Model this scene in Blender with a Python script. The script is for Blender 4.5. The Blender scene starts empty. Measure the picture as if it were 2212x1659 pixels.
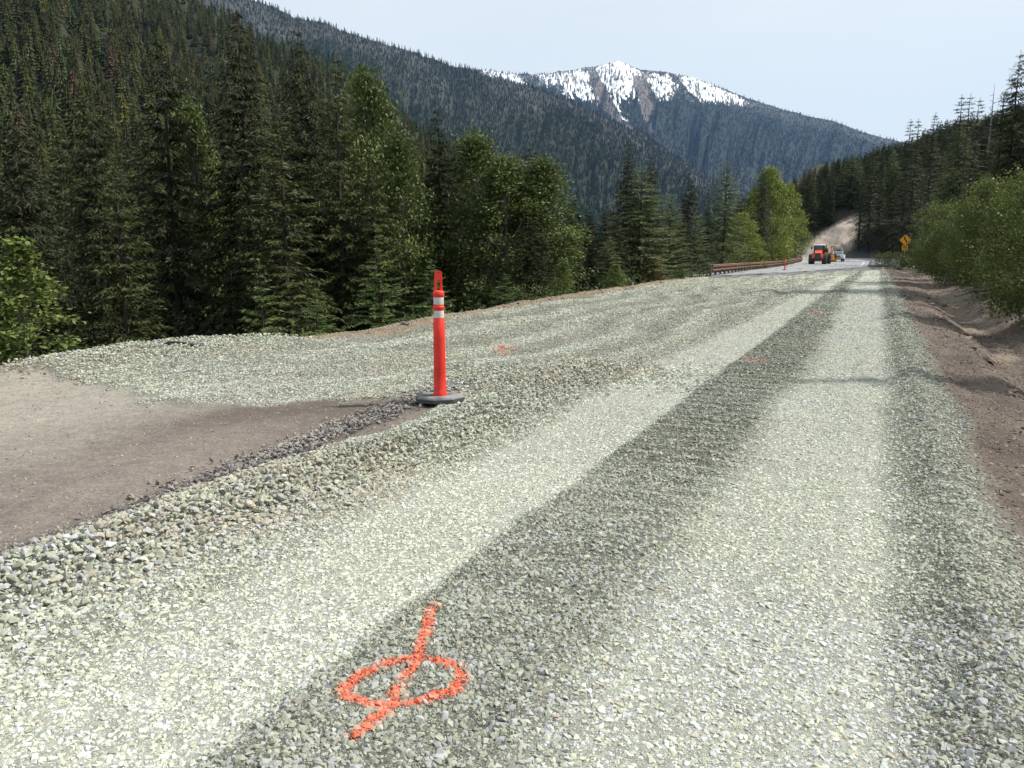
import bpy, bmesh, math, random
import numpy as np
from mathutils import Vector, Matrix
R = math.radians
scene = bpy.context.scene
COL = scene.collection

# ------------------------------------------------------------------ camera
FPX = 769.0
TILT = math.atan(130.0 / FPX)
CAMH = 1.38
cam_d = bpy.data.cameras.new('camera'); cam = bpy.data.objects.new('camera', cam_d); COL.objects.link(cam)
cam_d.sensor_fit = 'HORIZONTAL'; cam_d.sensor_width = 36.0; cam_d.lens = FPX / 1024 * 36.0
cam_d.clip_start = 0.05; cam_d.clip_end = 30000
cam.location = (0, 0, CAMH); cam.rotation_euler = (math.pi / 2 - TILT, 0, 0)
scene.camera = cam

# ------------------------------------------------------------------ sky and sun
SUN_EL = R(49); SUN_AZ = R(84)          # clockwise from +Y
sunv = Vector((math.sin(SUN_AZ) * math.cos(SUN_EL), math.cos(SUN_AZ) * math.cos(SUN_EL), math.sin(SUN_EL)))
world = bpy.data.worlds.new('World'); scene.world = world; world.use_nodes = True
wt = world.node_tree; wt.nodes.clear()
wo = wt.nodes.new('ShaderNodeOutputWorld'); bg = wt.nodes.new('ShaderNodeBackground')
sky = wt.nodes.new('ShaderNodeTexSky'); sky.sky_type = 'NISHITA'; sky.sun_disc = False
sky.sun_elevation = SUN_EL; sky.sun_rotation = SUN_AZ; sky.air_density = 1.0; sky.dust_density = 2.0
# thin high cloud veil over the blue
tc = wt.nodes.new('ShaderNodeTexCoord'); mp = wt.nodes.new('ShaderNodeMapping'); mp.inputs['Scale'].default_value = (1.2, 1.2, 5.0)
nz = wt.nodes.new('ShaderNodeTexNoise'); nz.inputs['Scale'].default_value = 2.2; nz.inputs['Detail'].default_value = 5
cr = wt.nodes.new('ShaderNodeMapRange'); cr.inputs[1].default_value = 0.35; cr.inputs[2].default_value = 0.7; cr.inputs[3].default_value = 0.90; cr.inputs[4].default_value = 0.985
mx = wt.nodes.new('ShaderNodeMix'); mx.data_type = 'RGBA'
mx.inputs[7].default_value = (7.0, 7.65, 8.0, 1)
L = wt.links.new
L(tc.outputs['Generated'], mp.inputs['Vector']); L(mp.outputs['Vector'], nz.inputs['Vector'])
L(nz.outputs['Fac'], cr.inputs[0]); L(cr.outputs[0], mx.inputs[0]); L(sky.outputs[0], mx.inputs[6]); L(mx.outputs[2], bg.inputs['Color'])
bg.inputs['Strength'].default_value = 0.1; L(bg.outputs[0], wo.inputs['Surface'])
sl = bpy.data.lights.new('sun', 'SUN'); sl.energy = 4.9; sl.angle = R(0.8); sl.color = (1.0, 0.96, 0.89)
so = bpy.data.objects.new('sun', sl); COL.objects.link(so); so.rotation_euler = sunv.to_track_quat('Z', 'Y').to_euler(); so.location = (0, 0, 50)

scene.view_settings.view_transform = 'Standard'; scene.view_settings.look = 'None'
scene.view_settings.exposure = 0.30; scene.view_settings.gamma = 1.0
cy = scene.cycles
cy.max_bounces = 5; cy.diffuse_bounces = 3; cy.glossy_bounces = 2; cy.transmission_bounces = 3; cy.volume_bounces = 0; cy.transparent_max_bounces = 6
cy.use_denoising = True
try:
    cy.denoiser = 'OPENIMAGEDENOISE'; cy.denoising_input_passes = 'RGB_ALBEDO_NORMAL'
except Exception:
    pass
cy.caustics_reflective = False; cy.caustics_refractive = False

# ------------------------------------------------------------------ helpers
def ray(X, Y):
    """pixel of the 2212-wide photograph -> direction from the camera"""
    x = (X / 2.1602 - 512) / FPX; y = -(Y / 2.1602 - 384) / FPX
    return np.array([x, math.cos(TILT) + y * math.sin(TILT), -math.sin(TILT) + y * math.cos(TILT)])
def at(X, Y, yd):
    d = ray(X, Y); s = yd / d[1]
    return d[0] * s, yd, CAMH + d[2] * s
def gnd(X, Y, z=0.0):
    d = ray(X, Y); s = (z - CAMH) / d[2]
    return d[0] * s, d[1] * s

def hash2(ix, iy, seed):
    n = (ix.astype(np.int64) * 374761393 + iy.astype(np.int64) * 668265263 + seed * 1274126177) & 0x7fffffff
    n = ((n ^ (n >> 13)) * 1274126177) & 0x7fffffff
    n = ((n ^ (n >> 16)) * 2246822519) & 0x7fffffff
    return ((n ^ (n >> 15)) & 0xffff) / 65535.0
def vnoise(x, y, seed=0):
    x = np.asarray(x, float); y = np.asarray(y, float)
    ix = np.floor(x); iy = np.floor(y); fx = x - ix; fy = y - iy
    fx = fx * fx * (3 - 2 * fx); fy = fy * fy * (3 - 2 * fy)
    a = hash2(ix, iy, seed); b = hash2(ix + 1, iy, seed); c = hash2(ix, iy + 1, seed); d = hash2(ix + 1, iy + 1, seed)
    return (a * (1 - fx) + b * fx) * (1 - fy) + (c * (1 - fx) + d * fx) * fy
def fbm(x, y, seed=0, octv=4):
    s = 0; amp = .5; t = 0
    for o in range(octv):
        s = s + amp * vnoise(x, y, seed + o * 17); t += amp
        x = np.asarray(x) * 2.03 + 5.1; y = np.asarray(y) * 2.03 + 1.7; amp *= .5
    return s / t
def sst(a, b, x):
    t = np.clip((np.asarray(x, float) - a) / (b - a), 0, 1); return t * t * (3 - 2 * t)

RA = R(25.2); ES, EC = math.sin(RA), math.cos(RA)       # the road runs 25 degrees right of the view
def to_uv(x, y): return x * ES + y * EC, x * EC - y * ES
def to_xy(u, v): return u * ES + v * EC, u * EC - v * ES

EDGE_U = np.array([-40, 0, 5.8, 7.5, 8.8, 9.8, 11.2, 15.5, 20, 27.3, 43.3, 52.4, 81, 119, 164, 200, 240, 300.])
EDGE_V = np.array([-10.2, -9.9, -9.75, -10.0, -9.5, -8.6, -8.15, -8.6, -9.1, -9.6, -10.4, -10.4, -12.0, -13.0, -14.5, -20, -34, -70.])
def v_edge(u): return np.interp(u, EDGE_U, EDGE_V) + .25 * (fbm(u * .9, u * 0 + 3.3, 91) - .5)
BASE_U = np.array([-60, 20, 60, 100, 130, 165, 200, 260, 400.]); BASE_Z = np.array([0, 0, -.16, -.36, -.36, -.05, .35, .5, .6])
def base_z(u): return np.interp(u, BASE_U, BASE_Z)

def in_poly(x, y, P):
    c = np.zeros(np.shape(x), bool); n = len(P)
    for i in range(n):
        x1, y1 = P[i]; x2, y2 = P[(i + 1) % n]
        if y1 == y2: continue
        k = ((y1 > y) != (y2 > y)) & (x < (x2 - x1) * (y - y1) / (y2 - y1) + x1)
        c ^= k
    return c

def zones(x, y):
    """masks 0..1 of the surfaces of the road works at (x, y)"""
    u, v = to_uv(x, y)
    wob = (fbm(u * .55, v * 1.5, 5) - .5)
    wb2 = (fbm(u * 2.2, v * 2.2, 8) - .5)
    vv = v + .22 * wob + .10 * wb2
    far = sst(12, 40, u)
    t1 = sst(-2.55, -2.28, vv) * (1 - sst(-1.64 - .25 * far, -1.53 - .2 * far, v + .10 * wb2 + .03 * wob))
    t1 = t1 * (1 - sst(60, 66, u))
    mid = sst(-1.64, -1.53, v + .10 * wb2 + .03 * wob) * (1 - sst(-.95 - .35 * far, -.55 - .35 * far, vv))
    t2 = sst(-.95 - .3 * far, -.55 - .3 * far, vv) * (1 - sst(.08, .42 - .15 * far, vv))
    t2 = t2 * (.75 + .25 * fbm(u * .4, v * .4, 22)) 
    shoulder = sst(.08, .42 - .15 * far, vv) * (1 - sst(.62, .86, v + .2 * wob + .16 * wb2))
    wl = np.exp(-((v + 3.03 + .12 * np.sin(u * .8)) / .33) ** 2) * (1 - sst(7.2, 8.2, u + .8 * wob))
    # old dirt surface on the near left
    bl = np.interp(x, [-40, -7.5, -5.2, -4.3, -3.3, -1.95, -1.0, -.6, 0], [10.4, 9.6, 9.0, 7.7, 7.5, 7.55, 7.3, 6.95, 6.2])
    dirtL = (1 - sst(-3.60, -3.46, v + .12 * wob + .2 * wb2)) * (1 - sst(-.14, .16, y - bl + 1.1 * wob + 1.0 * wb2))
    black = np.exp(-((v - np.interp(u, [0, 2, 4, 6, 8], [-3.6, -3.58, -3.72, -3.95, -3.9]) + .1 * wob) / (.13 + .05 * wb2)) ** 2) * (1 - sst(6.6, 7.6, u)) * sst(.40, .55, .5 + wb2 + .25)
    dirtR = sst(.62, .86, v + .2 * wob + .16 * wb2)
    out = sst(0, .35, v_edge(u) - v + .15 * wb2)
    rim = np.exp(-((v - v_edge(u) - .15) / .38) ** 2) * sst(9.6, 10.6, u) + sst(-.2, .3, v_edge(u) + .35 - v) * .6
    rg = np.sin((v + .5 * (fbm(u * .18, v * .18, 41) - .5) * 4) * 5.2 + .07 * u)
    loose = sst(-2.4, -3.2, v) * (1 - dirtL) * (1 - wl) * (1 - out)
    st = loose * sst(7, 11, u) * rg * (.35 + fbm(u * .2, v * .5, 43))
    asph = sst(0, .6, u - np.interp(v + .9 * wob, [-10, -8, -5.6, -3.4, -2.2, 0], [49, 53, 62, 80, 86, 92]))
    return dict(u=u, v=v, wob=wob, wb2=wb2, t1=t1, mid=mid, t2=t2, sh=shoulder, wl=wl, dirtL=dirtL, black=black, dirtR=dirtR, out=out, rim=np.clip(rim, 0, 1), asph=asph, far=far, st=st, loose=loose)

def height(x, y, fine=True):
    x = np.asarray(x, float); y = np.asarray(y, float)
    Z = zones(x, y); u, v = Z['u'], Z['v']
    z = base_z(u)
    near = 1 - sst(60, 90, u)
    h = (-.012 * Z['t1'] - .012 * Z['t2'] + .014 * Z['mid'] + .085 * Z['wl'] - .035 * Z['dirtL'] + .012 * Z['black'])
    # shoulder windrow on the right
    h = h + (.085 * np.exp(-((v - .46) / .17) ** 2) - .02 * np.exp(-((v - .12) / .12) ** 2)) * (1 - .7 * Z['far'])
    # heaps left over beyond the post, and along the outer edge
    for (cx, cyy, rx, ry, hh) in ((.75, 8.75, .95, .55, .115), (-.1, 8.1, .5, .35, .05), (1.9, 10.1, 1.0, .6, .04), (-.35, 6.75, .3, .2, .05)):
        du, dv = to_uv(x - cx, y - cyy); h = h + hh * np.exp(-(du / rx) ** 2 - (dv / ry) ** 2)
    ve = v_edge(u)
    berm = np.exp(-((v - ve - .75) / .55) ** 2) * sst(4.6, 6.8, u) * (1 - sst(9.2, 10.4, u))
    h = h + .09 * berm + .05 * np.exp(-((v - ve - .2) / .3) ** 2) * sst(10, 11, u)
    # ridges left by the grader in the loose left lane
    loose = Z['loose']; rg = np.sin((v + .5 * (fbm(u * .18, v * .18, 41) - .5) * 4) * 5.2 + .07 * u)
    h = h + loose * ((.045 * rg - .02 * np.abs(rg)) * (.3 + fbm(u * .3, v * .6, 43)) * sst(7, 11, u) + .16 * (fbm(u * .30, v * 1.1, 44) - .5))
    h = h + (.05 * (fbm(u * 1.4, v * 1.4, 12) - .5) + .03 * (fbm(u * 5, v * 5, 13, 3) - .5)) * (1 - Z['t1'] * .75) * (1 - Z['t2'] * .75) * (1 - Z['dirtL'] * .8) * near
    # roller cleat ripples in the band between the tracks
    h = h + .013 * np.sin(u * 27 + 5 * wobble(u, v)) * Z['mid'] * sst(3.5, 5.5, u) * (1 - sst(15, 22, u)) + Z['mid'] * .035 * (fbm(u * 6, v * 3, 14) - .5) + Z['sh'] * .06 * (fbm(u * 3, v * 5, 15) - .5)
    # steep side into the valley
    w = np.maximum(0, ve - v)
    drop = np.where(w < 13, .60 * w * sst(0, 1.2, w), 7.8 + (w - 13) * .10)
    drop = np.minimum(drop, 14 + 2 * np.sin(w * .02))
    # right: dirt shelf, ditch, bank, hill
    r0 = np.maximum(0, v - .75)
    fad = 1 - .8 * sst(22, 48, u)
    ditch = np.interp(v, [.75, 1.0, 1.35, 1.6, 2.15, 2.6, 3.1, 4.0, 5.5, 7.5], [0, -.07, -.10, -.20, -.55, -.56, -.25, .35, .95, 1.5]) * fad
    h = h + np.where(v > .75, ditch + (.10 * (fbm(u * .9, v * 3.0, 55) - .5) + .05 * (fbm(u * 4, v * 4, 56) - .5)) * sst(.7, 1.3, v), 0)
    hill = np.maximum(0, v - 7.5 - 2.5 * sst(40, 90, u)) * (.46 + .12 * sst(60, 160, u))
    hill = 95 * (1 - np.exp(-hill / 95))
    # spur that closes the road at the far end; the road swings left round its foot
    foot = 205 + np.maximum(0, -(v + 9)) * .35
    sp = np.maximum(0, u - foot + 7 * (fbm(v * .05, u * .05, 61) - .5))
    spur = 42 * (1 - np.exp(-sp * .62 / 42)) * sst(-55, -22, v)
    # bank of the spur beside the road
    hz = np.maximum(hill, spur) + np.minimum(hill, spur) * .35
    hz = hz * (1 + .16 * (fbm(u * .03, v * .03, 63) - .5))
    return z + h - drop * (1 - sst(205, 260, u) * sst(-60, -25, v)) + hz
def wobble(u, v): return fbm(u * .8, v * .8, 77)

def new_mesh(name, V, F, mats=None, col=None, smooth=False, parent=None, link=True):
    """V (n,3); F (m,k) int array with k=3 or 4, or a list of such arrays"""
    me = bpy.data.meshes.new(name)
    Fs = F if isinstance(F, list) else [F]
    Fs = [np.asarray(f, np.int32) for f in Fs if len(f)]
    V = np.asarray(V, np.float32)
    me.vertices.add(len(V)); me.vertices.foreach_set('co', V.ravel())
    nl = sum(f.size for f in Fs); nf = sum(len(f) for f in Fs)
    me.loops.add(nl); me.loops.foreach_set('vertex_index', np.concatenate([f.ravel() for f in Fs]))
    me.polygons.add(nf)
    tot = np.concatenate([np.full(len(f), f.shape[1], np.int32) for f in Fs])
    st = np.zeros(nf, np.int32); st[1:] = np.cumsum(tot)[:-1]
    me.polygons.foreach_set('loop_start', st)
    try: me.polygons.foreach_set('loop_total', tot)
    except Exception: pass
    me.update(calc_edges=True)
    if smooth: me.polygons.foreach_set('use_smooth', np.ones(nf, bool))
    else: me.polygons.foreach_set('use_smooth', np.zeros(nf, bool))
    if col is not None:
        a = me.color_attributes.new('tone', 'FLOAT_COLOR', 'POINT')
        c4 = np.ones((len(V), 4), np.float32); c4[:, :3] = col
        a.data.foreach_set('color', c4.ravel())
    for m in (mats or []): me.materials.append(m)
    if not link: return me
    o = bpy.data.objects.new(name, me); COL.objects.link(o)
    if parent: o.parent = parent
    return o
def tag(o, label=None, cat=None, group=None, kind=None):
    if label: o['label'] = label
    if cat: o['category'] = cat
    if group: o['group'] = group
    if kind: o['kind'] = kind
    return o
def empty(name, loc=(0, 0, 0), rz=0.0):
    o = bpy.data.objects.new(name, None); COL.objects.link(o); o.location = loc; o.rotation_euler = (0, 0, rz); o.empty_display_size = .2
    return o

# ------------------------------------------------------------------ materials
def mat(name, color=(.5, .5, .5), rough=.6, metal=0.0, attr=False, noise=None, bump=None, spec=.3, transl=0.0, emit=None):
    """noise=(scale, amount): brightness mottling; bump=(scale, strength, distance)"""
    m = bpy.data.materials.new(name); m.use_nodes = True; nt = m.node_tree; N = nt.nodes
    b = N['Principled BSDF']; b.inputs['Roughness'].default_value = rough; b.inputs['Metallic'].default_value = metal
    b.inputs['Specular IOR Level'].default_value = spec
    lk = nt.links.new
    if attr:
        a = N.new('ShaderNodeAttribute'); a.attribute_name = 'tone'; src = a.outputs['Color']
    else:
        rgb = N.new('ShaderNodeRGB'); rgb.outputs[0].default_value = (*color, 1); src = rgb.outputs[0]
    geo = N.new('ShaderNodeNewGeometry')
    tcn = N.new('ShaderNodeTexCoord')
    for (sc, am) in (noise or []):
        n = N.new('ShaderNodeTexNoise'); n.inputs['Scale'].default_value = sc; n.inputs['Detail'].default_value = 4
        lk(tcn.outputs['Object'], n.inputs['Vector'])
        r = N.new('ShaderNodeMapRange'); r.inputs[1].default_value = .3; r.inputs[2].default_value = .7; r.inputs[3].default_value = 1 - am; r.inputs[4].default_value = 1 + am
        lk(n.outputs['Fac'], r.inputs[0])
        mm = N.new('ShaderNodeVectorMath'); mm.operation = 'SCALE'; lk(src, mm.inputs[0]); lk(r.outputs[0], mm.inputs['Scale']); src = mm.outputs[0]
    lk(src, b.inputs['Base Color'])
    prev = None
    for (sc, st, di) in (bump or []):
        n = N.new('ShaderNodeTexNoise'); n.inputs['Scale'].default_value = sc; n.inputs['Detail'].default_value = 3
        lk(tcn.outputs['Object'], n.inputs['Vector'])
        bp = N.new('ShaderNodeBump'); bp.inputs['Strength'].default_value = st; bp.inputs['Distance'].default_value = di
        lk(n.outputs['Fac'], bp.inputs['Height'])
        if prev: lk(prev, bp.inputs['Normal'])
        prev = bp.outputs[0]
    if prev: lk(prev, b.inputs['Normal'])
    if transl > 0:
        t = N.new('ShaderNodeBsdfTranslucent'); lk(src, t.inputs['Color'])
        ms = N.new('ShaderNodeMixShader'); ms.inputs[0].default_value = transl
        lk(b.outputs[0], ms.inputs[1]); lk(t.outputs[0], ms.inputs[2]); lk(ms.outputs[0], N['Material Output'].inputs['Surface'])
    if emit:
        b.inputs['Emission Color'].default_value = (*emit, 1); b.inputs['Emission Strength'].default_value = 1
    return m

def ground_material():
    m = mat('ground', attr=True, rough=.95, spec=.1, noise=[(.6, .10), (9, .13)], bump=[(45, .55, .02), (160, .6, .008)])
    nt = m.node_tree; N = nt.nodes; b = N['Principled BSDF']
    # stone-sized speckle that fades in with loose gravel (alpha of the tone is unused: cells everywhere, weak on dirt)
    src = b.inputs['Base Color'].links[0].from_socket
    tcn = N.new('ShaderNodeTexCoord')
    vo = N.new('ShaderNodeTexVoronoi'); vo.inputs['Scale'].default_value = 55
    nt.links.new(tcn.outputs['Object'], vo.inputs['Vector'])
    sp = N.new('ShaderNodeSeparateColor'); nt.links.new(vo.outputs['Color'], sp.inputs[0])
    r = N.new('ShaderNodeMapRange'); r.inputs[3].default_value = .80; r.inputs[4].default_value = 1.18
    nt.links.new(sp.outputs[0], r.inputs[0])
    mm = N.new('ShaderNodeVectorMath'); mm.operation = 'SCALE'; nt.links.new(src, mm.inputs[0]); nt.links.new(r.outputs[0], mm.inputs['Scale'])
    nt.links.new(mm.outputs[0], b.inputs['Base Color'])
    return m
M_GROUND = ground_material()
M_STONE = mat('crushed_stone', attr=True, rough=.9, spec=.15, noise=[(70, .14)], bump=[(260, .35, .004)])
M_PAINTSTONE = mat('orange_painted_stone', attr=True, rough=.75, spec=.2, noise=[(120, .18)])

# ------------------------------------------------------------------ ground
C_TRACK = np.array([.46, .465, .40]); C_GRAV = np.array([.335, .342, .278]); C_MID = np.array([.22, .226, .178])
C_DIRTL = np.array([.185, .155, .134]); C_DIRTR = np.array([.128, .100, .082]); C_RIM = np.array([.26, .175, .115]); C_FLOOR = np.array([.035, .034, .022])
def mixc(c, k, m): return c * (1 - m[..., None]) + np.asarray(k) * m[..., None]
def ground_color(x, y, Z=None):
    Z = Z or zones(x, y); u, v = Z['u'], Z['v']
    c = np.ones(x.shape + (3,)) * C_GRAV
    c = c * (1 + .35 * (fbm(u * .25, v * 1.3, 31) - .5))[..., None]
    c = c * (1 + .26 * Z['st'])[..., None]
    c = mixc(c, C_MID, Z['mid'] * .9)
    c = mixc(c, C_TRACK, Z['t1']); c = mixc(c, C_TRACK * np.array([1.0, 1.0, 1.02]), Z['t2'])
    c = mixc(c, C_GRAV * .72, Z['sh'] * .85)
    tan = sst(.58, .72, fbm(u * .7, v * 1.6, 33)) * (1 - Z['t1']) * (1 - Z['t2']) * (v < -2.2)
    c = mixc(c, np.array([.34, .29, .22]), tan * .5)
    c = mixc(c, C_GRAV * .8, Z['wl'] * .8)
    d = C_DIRTL * (1 + .5 * (fbm(u * .6, v * 1.5, 35) - .5))[..., None]
    pale = sst(-4.3, -6.6, v + 1.5 * Z['wob']) 
    d = mixc(d, np.array([.31, .285, .24]), pale * .8)
    damp = np.exp(-((v + 5.0 + .5 * Z['wob']) / .42) ** 2) * sst(3.0, 5.0, u) + np.exp(-((v + 4.3) / .5) ** 2) * sst(4.5, 6, u)
    d = mixc(d, np.array([.105, .083, .070]), np.clip(damp, 0, 1) * .75)
    dl = Z['dirtL']; c = c * (1 - dl[..., None]) + d * dl[..., None]
    c = mixc(c, np.array([.075, .07, .075]), Z['black'] * .85)
    d2 = C_DIRTR * (1 + .9 * (fbm(u * .9, v * 3.2, 36) - .5))[..., None]
    pz = sst(.55, .7, fbm(u * .25, v * .9, 37)) * sst(1.2, 2.2, v)
    d2 = mixc(d2, np.array([.27, .215, .165]), pz * .7 + .55 * sst(20, 34, u) * sst(.8, 2, v) * (1 - sst(30, 44, u)))
    dr = Z['dirtR']; c = c * (1 - dr[..., None]) + d2 * dr[..., None]
    c = mixc(c, C_RIM, np.clip(Z['rim'], 0, 1) * .8)
    c = mixc(c, C_FLOOR, Z['out'] * sst(.2, 1.4, v_edge(u) - v))
    ed = np.exp(-((u - 84 - 2.6 * (v + 5.5)) / 2.2) ** 2) * sst(-7.5, -6.8, v) * (1 - sst(-3.6, -3.0, v)); c = mixc(c, np.array([.17, .12, .095]), np.clip(ed, 0, 1) * .9)
    c = mixc(c, np.array([.14, .14, .145]), Z['asph'] * (v < .3) * (v > -12))
    hillm = sst(3.6, 5.2, v + 1.2 * Z['wob'])
    c = mixc(c, C_FLOOR * 1.3, hillm)
    sp = sst(200, 212, u + .25 * np.minimum(0, v + 9))
    c = mixc(c, C_FLOOR * 1.3, sp * (v < 8))
    # bare cut bank on the spur
    scar = scar_mask(u, v)
    sc = np.array([.34, .285, .24]) * (1 + 1.5 * (fbm((u - v * .6) * .25, (u + v) * 1.1, 39) - .5))[..., None]
    c = c * (1 - scar[..., None]) + sc * scar[..., None]
    # shaded gaps between loose stones painted as darker ground, fading away from the camera
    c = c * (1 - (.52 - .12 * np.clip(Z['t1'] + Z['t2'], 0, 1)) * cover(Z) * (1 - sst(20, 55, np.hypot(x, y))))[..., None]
    return np.clip(c, .01, .8)
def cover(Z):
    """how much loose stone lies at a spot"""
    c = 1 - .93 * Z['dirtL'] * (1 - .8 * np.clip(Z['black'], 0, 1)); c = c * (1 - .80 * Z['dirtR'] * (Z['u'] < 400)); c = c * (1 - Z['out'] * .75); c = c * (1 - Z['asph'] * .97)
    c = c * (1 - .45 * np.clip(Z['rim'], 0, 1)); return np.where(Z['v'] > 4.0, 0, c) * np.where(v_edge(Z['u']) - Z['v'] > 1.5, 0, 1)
SCAR = [(200, -30), (205, -14), (209, -7), (216, -4.6), (226, -5.4), (221, -11), (214, -17), (209, -30)]
def scar_mask(u, v):
    w = 3.0 * (fbm(u * .1, v * .1, 71) - .5)
    m = 0
    for du, dv in ((0, 0), (1.5, .4), (-1.5, -.4), (.5, 1.5), (-.5, -1.5)): m = m + in_poly(u + w + du, v + w + dv, SCAR) * .2
    return m

def build_ground():
    az_f = np.linspace(R(-44), R(44), 760); az_c = np.linspace(R(44), R(316), 120)[1:-1]
    az = np.concatenate([az_f, az_c]); na = len(az)
    r = [.35]
    while r[-1] < 75: r.append(r[-1] * 1.0115)
    while r[-1] < 196: r.append(r[-1] * 1.02)
    while r[-1] < 255: r.append(r[-1] * 1.005)
    while r[-1] < 420: r.append(r[-1] * 1.02)
    while r[-1] < 6000: r.append(r[-1] * 1.12)
    r = np.array(r); nr = len(r)
    A, RR = np.meshgrid(az, r)
    x = RR * np.sin(A); y = RR * np.cos(A)
    z = height(x, y)
    # beyond the near terrain the sheet runs level under the mountains
    f = sst(330, 520, RR); z = z * (1 - f) + (-16) * f
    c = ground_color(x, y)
    V = np.stack([x, y, z], -1).reshape(-1, 3)
    idx = np.arange(nr * na).reshape(nr, na); nx = np.roll(idx, -1, axis=1)
    F = np.stack([idx[:-1], nx[:-1], nx[1:], idx[1:]], -1).reshape(-1, 4)
    # centre cap
    V = np.vstack([V, [[0, 0, float(height(np.array([0.]), np.array([0.]))[0])]]]); ctr = len(V) - 1
    T = np.stack([np.full(na, ctr), nx[0], idx[0]], -1)
    col = np.vstack([c.reshape(-1, 3), [C_GRAV]])
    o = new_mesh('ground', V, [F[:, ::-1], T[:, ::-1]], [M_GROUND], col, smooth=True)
    tag(o, kind='structure')
build_ground()

# ------------------------------------------------------------------ crushed stone
rng = np.random.default_rng(7)
def stone_shape(seed, npts):
    rs = np.random.default_rng(seed); bm = bmesh.new()
    P = rs.normal(size=(npts, 3)); P /= np.linalg.norm(P, axis=1)[:, None]
    P *= np.array([1.0, .78, .60]) * rs.uniform(.78, 1.08, (npts, 1))
    vs = [bm.verts.new(p) for p in P]
    res = bmesh.ops.convex_hull(bm, input=vs)
    bmesh.ops.delete(bm, geom=[g for g in set(res['geom_interior'] + res['geom_unused']) if isinstance(g, bmesh.types.BMVert)], context='VERTS')
    bmesh.ops.triangulate(bm, faces=bm.faces[:]); bm.verts.index_update()
    V = np.array([v.co[:] for v in bm.verts]); F = np.array([[v.index for v in f.verts] for f in bm.faces]); bm.free()
    return V, F
SH_HI = [stone_shape(100 + i, 13) for i in range(24)]
SH_MD = [stone_shape(300 + i, 9) for i in range(16)]
SH_LO = [stone_shape(500 + i, 6) for i in range(10)]

def scatter(P, size, col, tilt, shapes, flat=None):
    """merge stones at P (n,3), with half-length size (n,), colour (n,3), tilt (n,) radians"""
    n = len(P); yaw = rng.uniform(0, 2 * np.pi, n); ta = rng.uniform(0, 2 * np.pi, n); th = np.abs(rng.normal(size=n)) * tilt
    cz, sz = np.cos(yaw), np.sin(yaw)
    RZ = np.zeros((n, 3, 3)); RZ[:, 0, 0] = cz; RZ[:, 0, 1] = -sz; RZ[:, 1, 0] = sz; RZ[:, 1, 1] = cz; RZ[:, 2, 2] = 1
    k = np.stack([np.cos(ta), np.sin(ta), np.zeros(n)], -1); K = np.zeros((n, 3, 3))
    K[:, 0, 2] = k[:, 1]; K[:, 1, 2] = -k[:, 0]; K[:, 2, 0] = -k[:, 1]; K[:, 2, 1] = k[:, 0]
    RT = np.eye(3)[None] + np.sin(th)[:, None, None] * K + (1 - np.cos(th))[:, None, None] * (K @ K)
    M = RT @ RZ
    S = size[:, None] * rng.uniform(.8, 1.2, (n, 3))
    Vs, Fs, Cs, off = [], [], [], 0
    which = rng.integers(0, len(shapes), n)
    for s in range(len(shapes)):
        ii = np.nonzero(which == s)[0]
        if not len(ii): continue
        v, f = shapes[s]
        W = np.einsum('nij,nkj->nki', M[ii], v[None] * S[ii][:, None, :]) + P[ii][:, None, :]
        Vs.append(W.reshape(-1, 3)); Cs.append(np.repeat(col[ii], len(v), axis=0))
        Fs.append((f[None] + (np.arange(len(ii)) * len(v))[:, None, None] + off).reshape(-1, 3)); off += len(ii) * len(v)
    return np.vstack(Vs), np.vstack(Fs), np.vstack(Cs)

PAL = np.array([[.38, .395, .305], [.43, .44, .355], [.50, .505, .43], [.43, .435, .455], [.32, .335, .26], [.40, .35, .27], [.37, .315, .27]])
def pick_color(n, Z):
    u, v = Z['u'], Z['v']
    tanp = np.clip(.06 + .5 * sst(.5, .7, fbm(u * .8, v * 1.5, 33)) * (v < -2.2), 0, .5)
    blue = np.clip(.10 + (.35 + .35 * (v > -.8)) * sst(.42, .66, fbm(u * .7, v * .7, 34)), 0, .8)
    q = rng.random(n); k = rng.integers(0, 3, n)
    k = np.where(q < .25, 4, k); k = np.where(q > 1 - tanp, np.where(rng.random(n) < .5, 5, 6), k); k = np.where((q > .3) & (q < .3 + blue * .6), 3, k)
    c = (PAL[k] * .72 + np.array([.40, .41, .325]) * .28) * rng.uniform(.80, 1.12, (n, 1))
    br = 1.06 * np.ones(n) + .20 * Z['t1'] + .17 * Z['t2'] - .27 * Z['mid'] - .22 * Z['sh'] + .20 * Z['st'] - .12 * Z['wl']
    c = c * br[:, None]
    dl = Z['dirtL'] * .6; c = c * (1 - dl[:, None]) + np.array([.22, .18, .155]) * dl[:, None]
    bk = np.clip(Z['black'], 0, 1) * (rng.random(n) < .28); c = c * (1 - bk[:, None]) + (np.array([.13, .13, .15]) * rng.uniform(.5, 1.7, (n, 1))) * bk[:, None]
    dr = Z['dirtR'] * .85; c = c * (1 - dr[:, None]) + np.array([.155, .124, .104]) * rng.uniform(.6, 1.7, (n, 1)) * dr[:, None]
    rm = np.clip(Z['rim'], 0, 1) * .6 * (1 - (u < 10)); c = c * (1 - rm[:, None]) + np.array([.27, .19, .13]) * rm[:, None]
    return np.clip(c, .01, .62)

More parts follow.
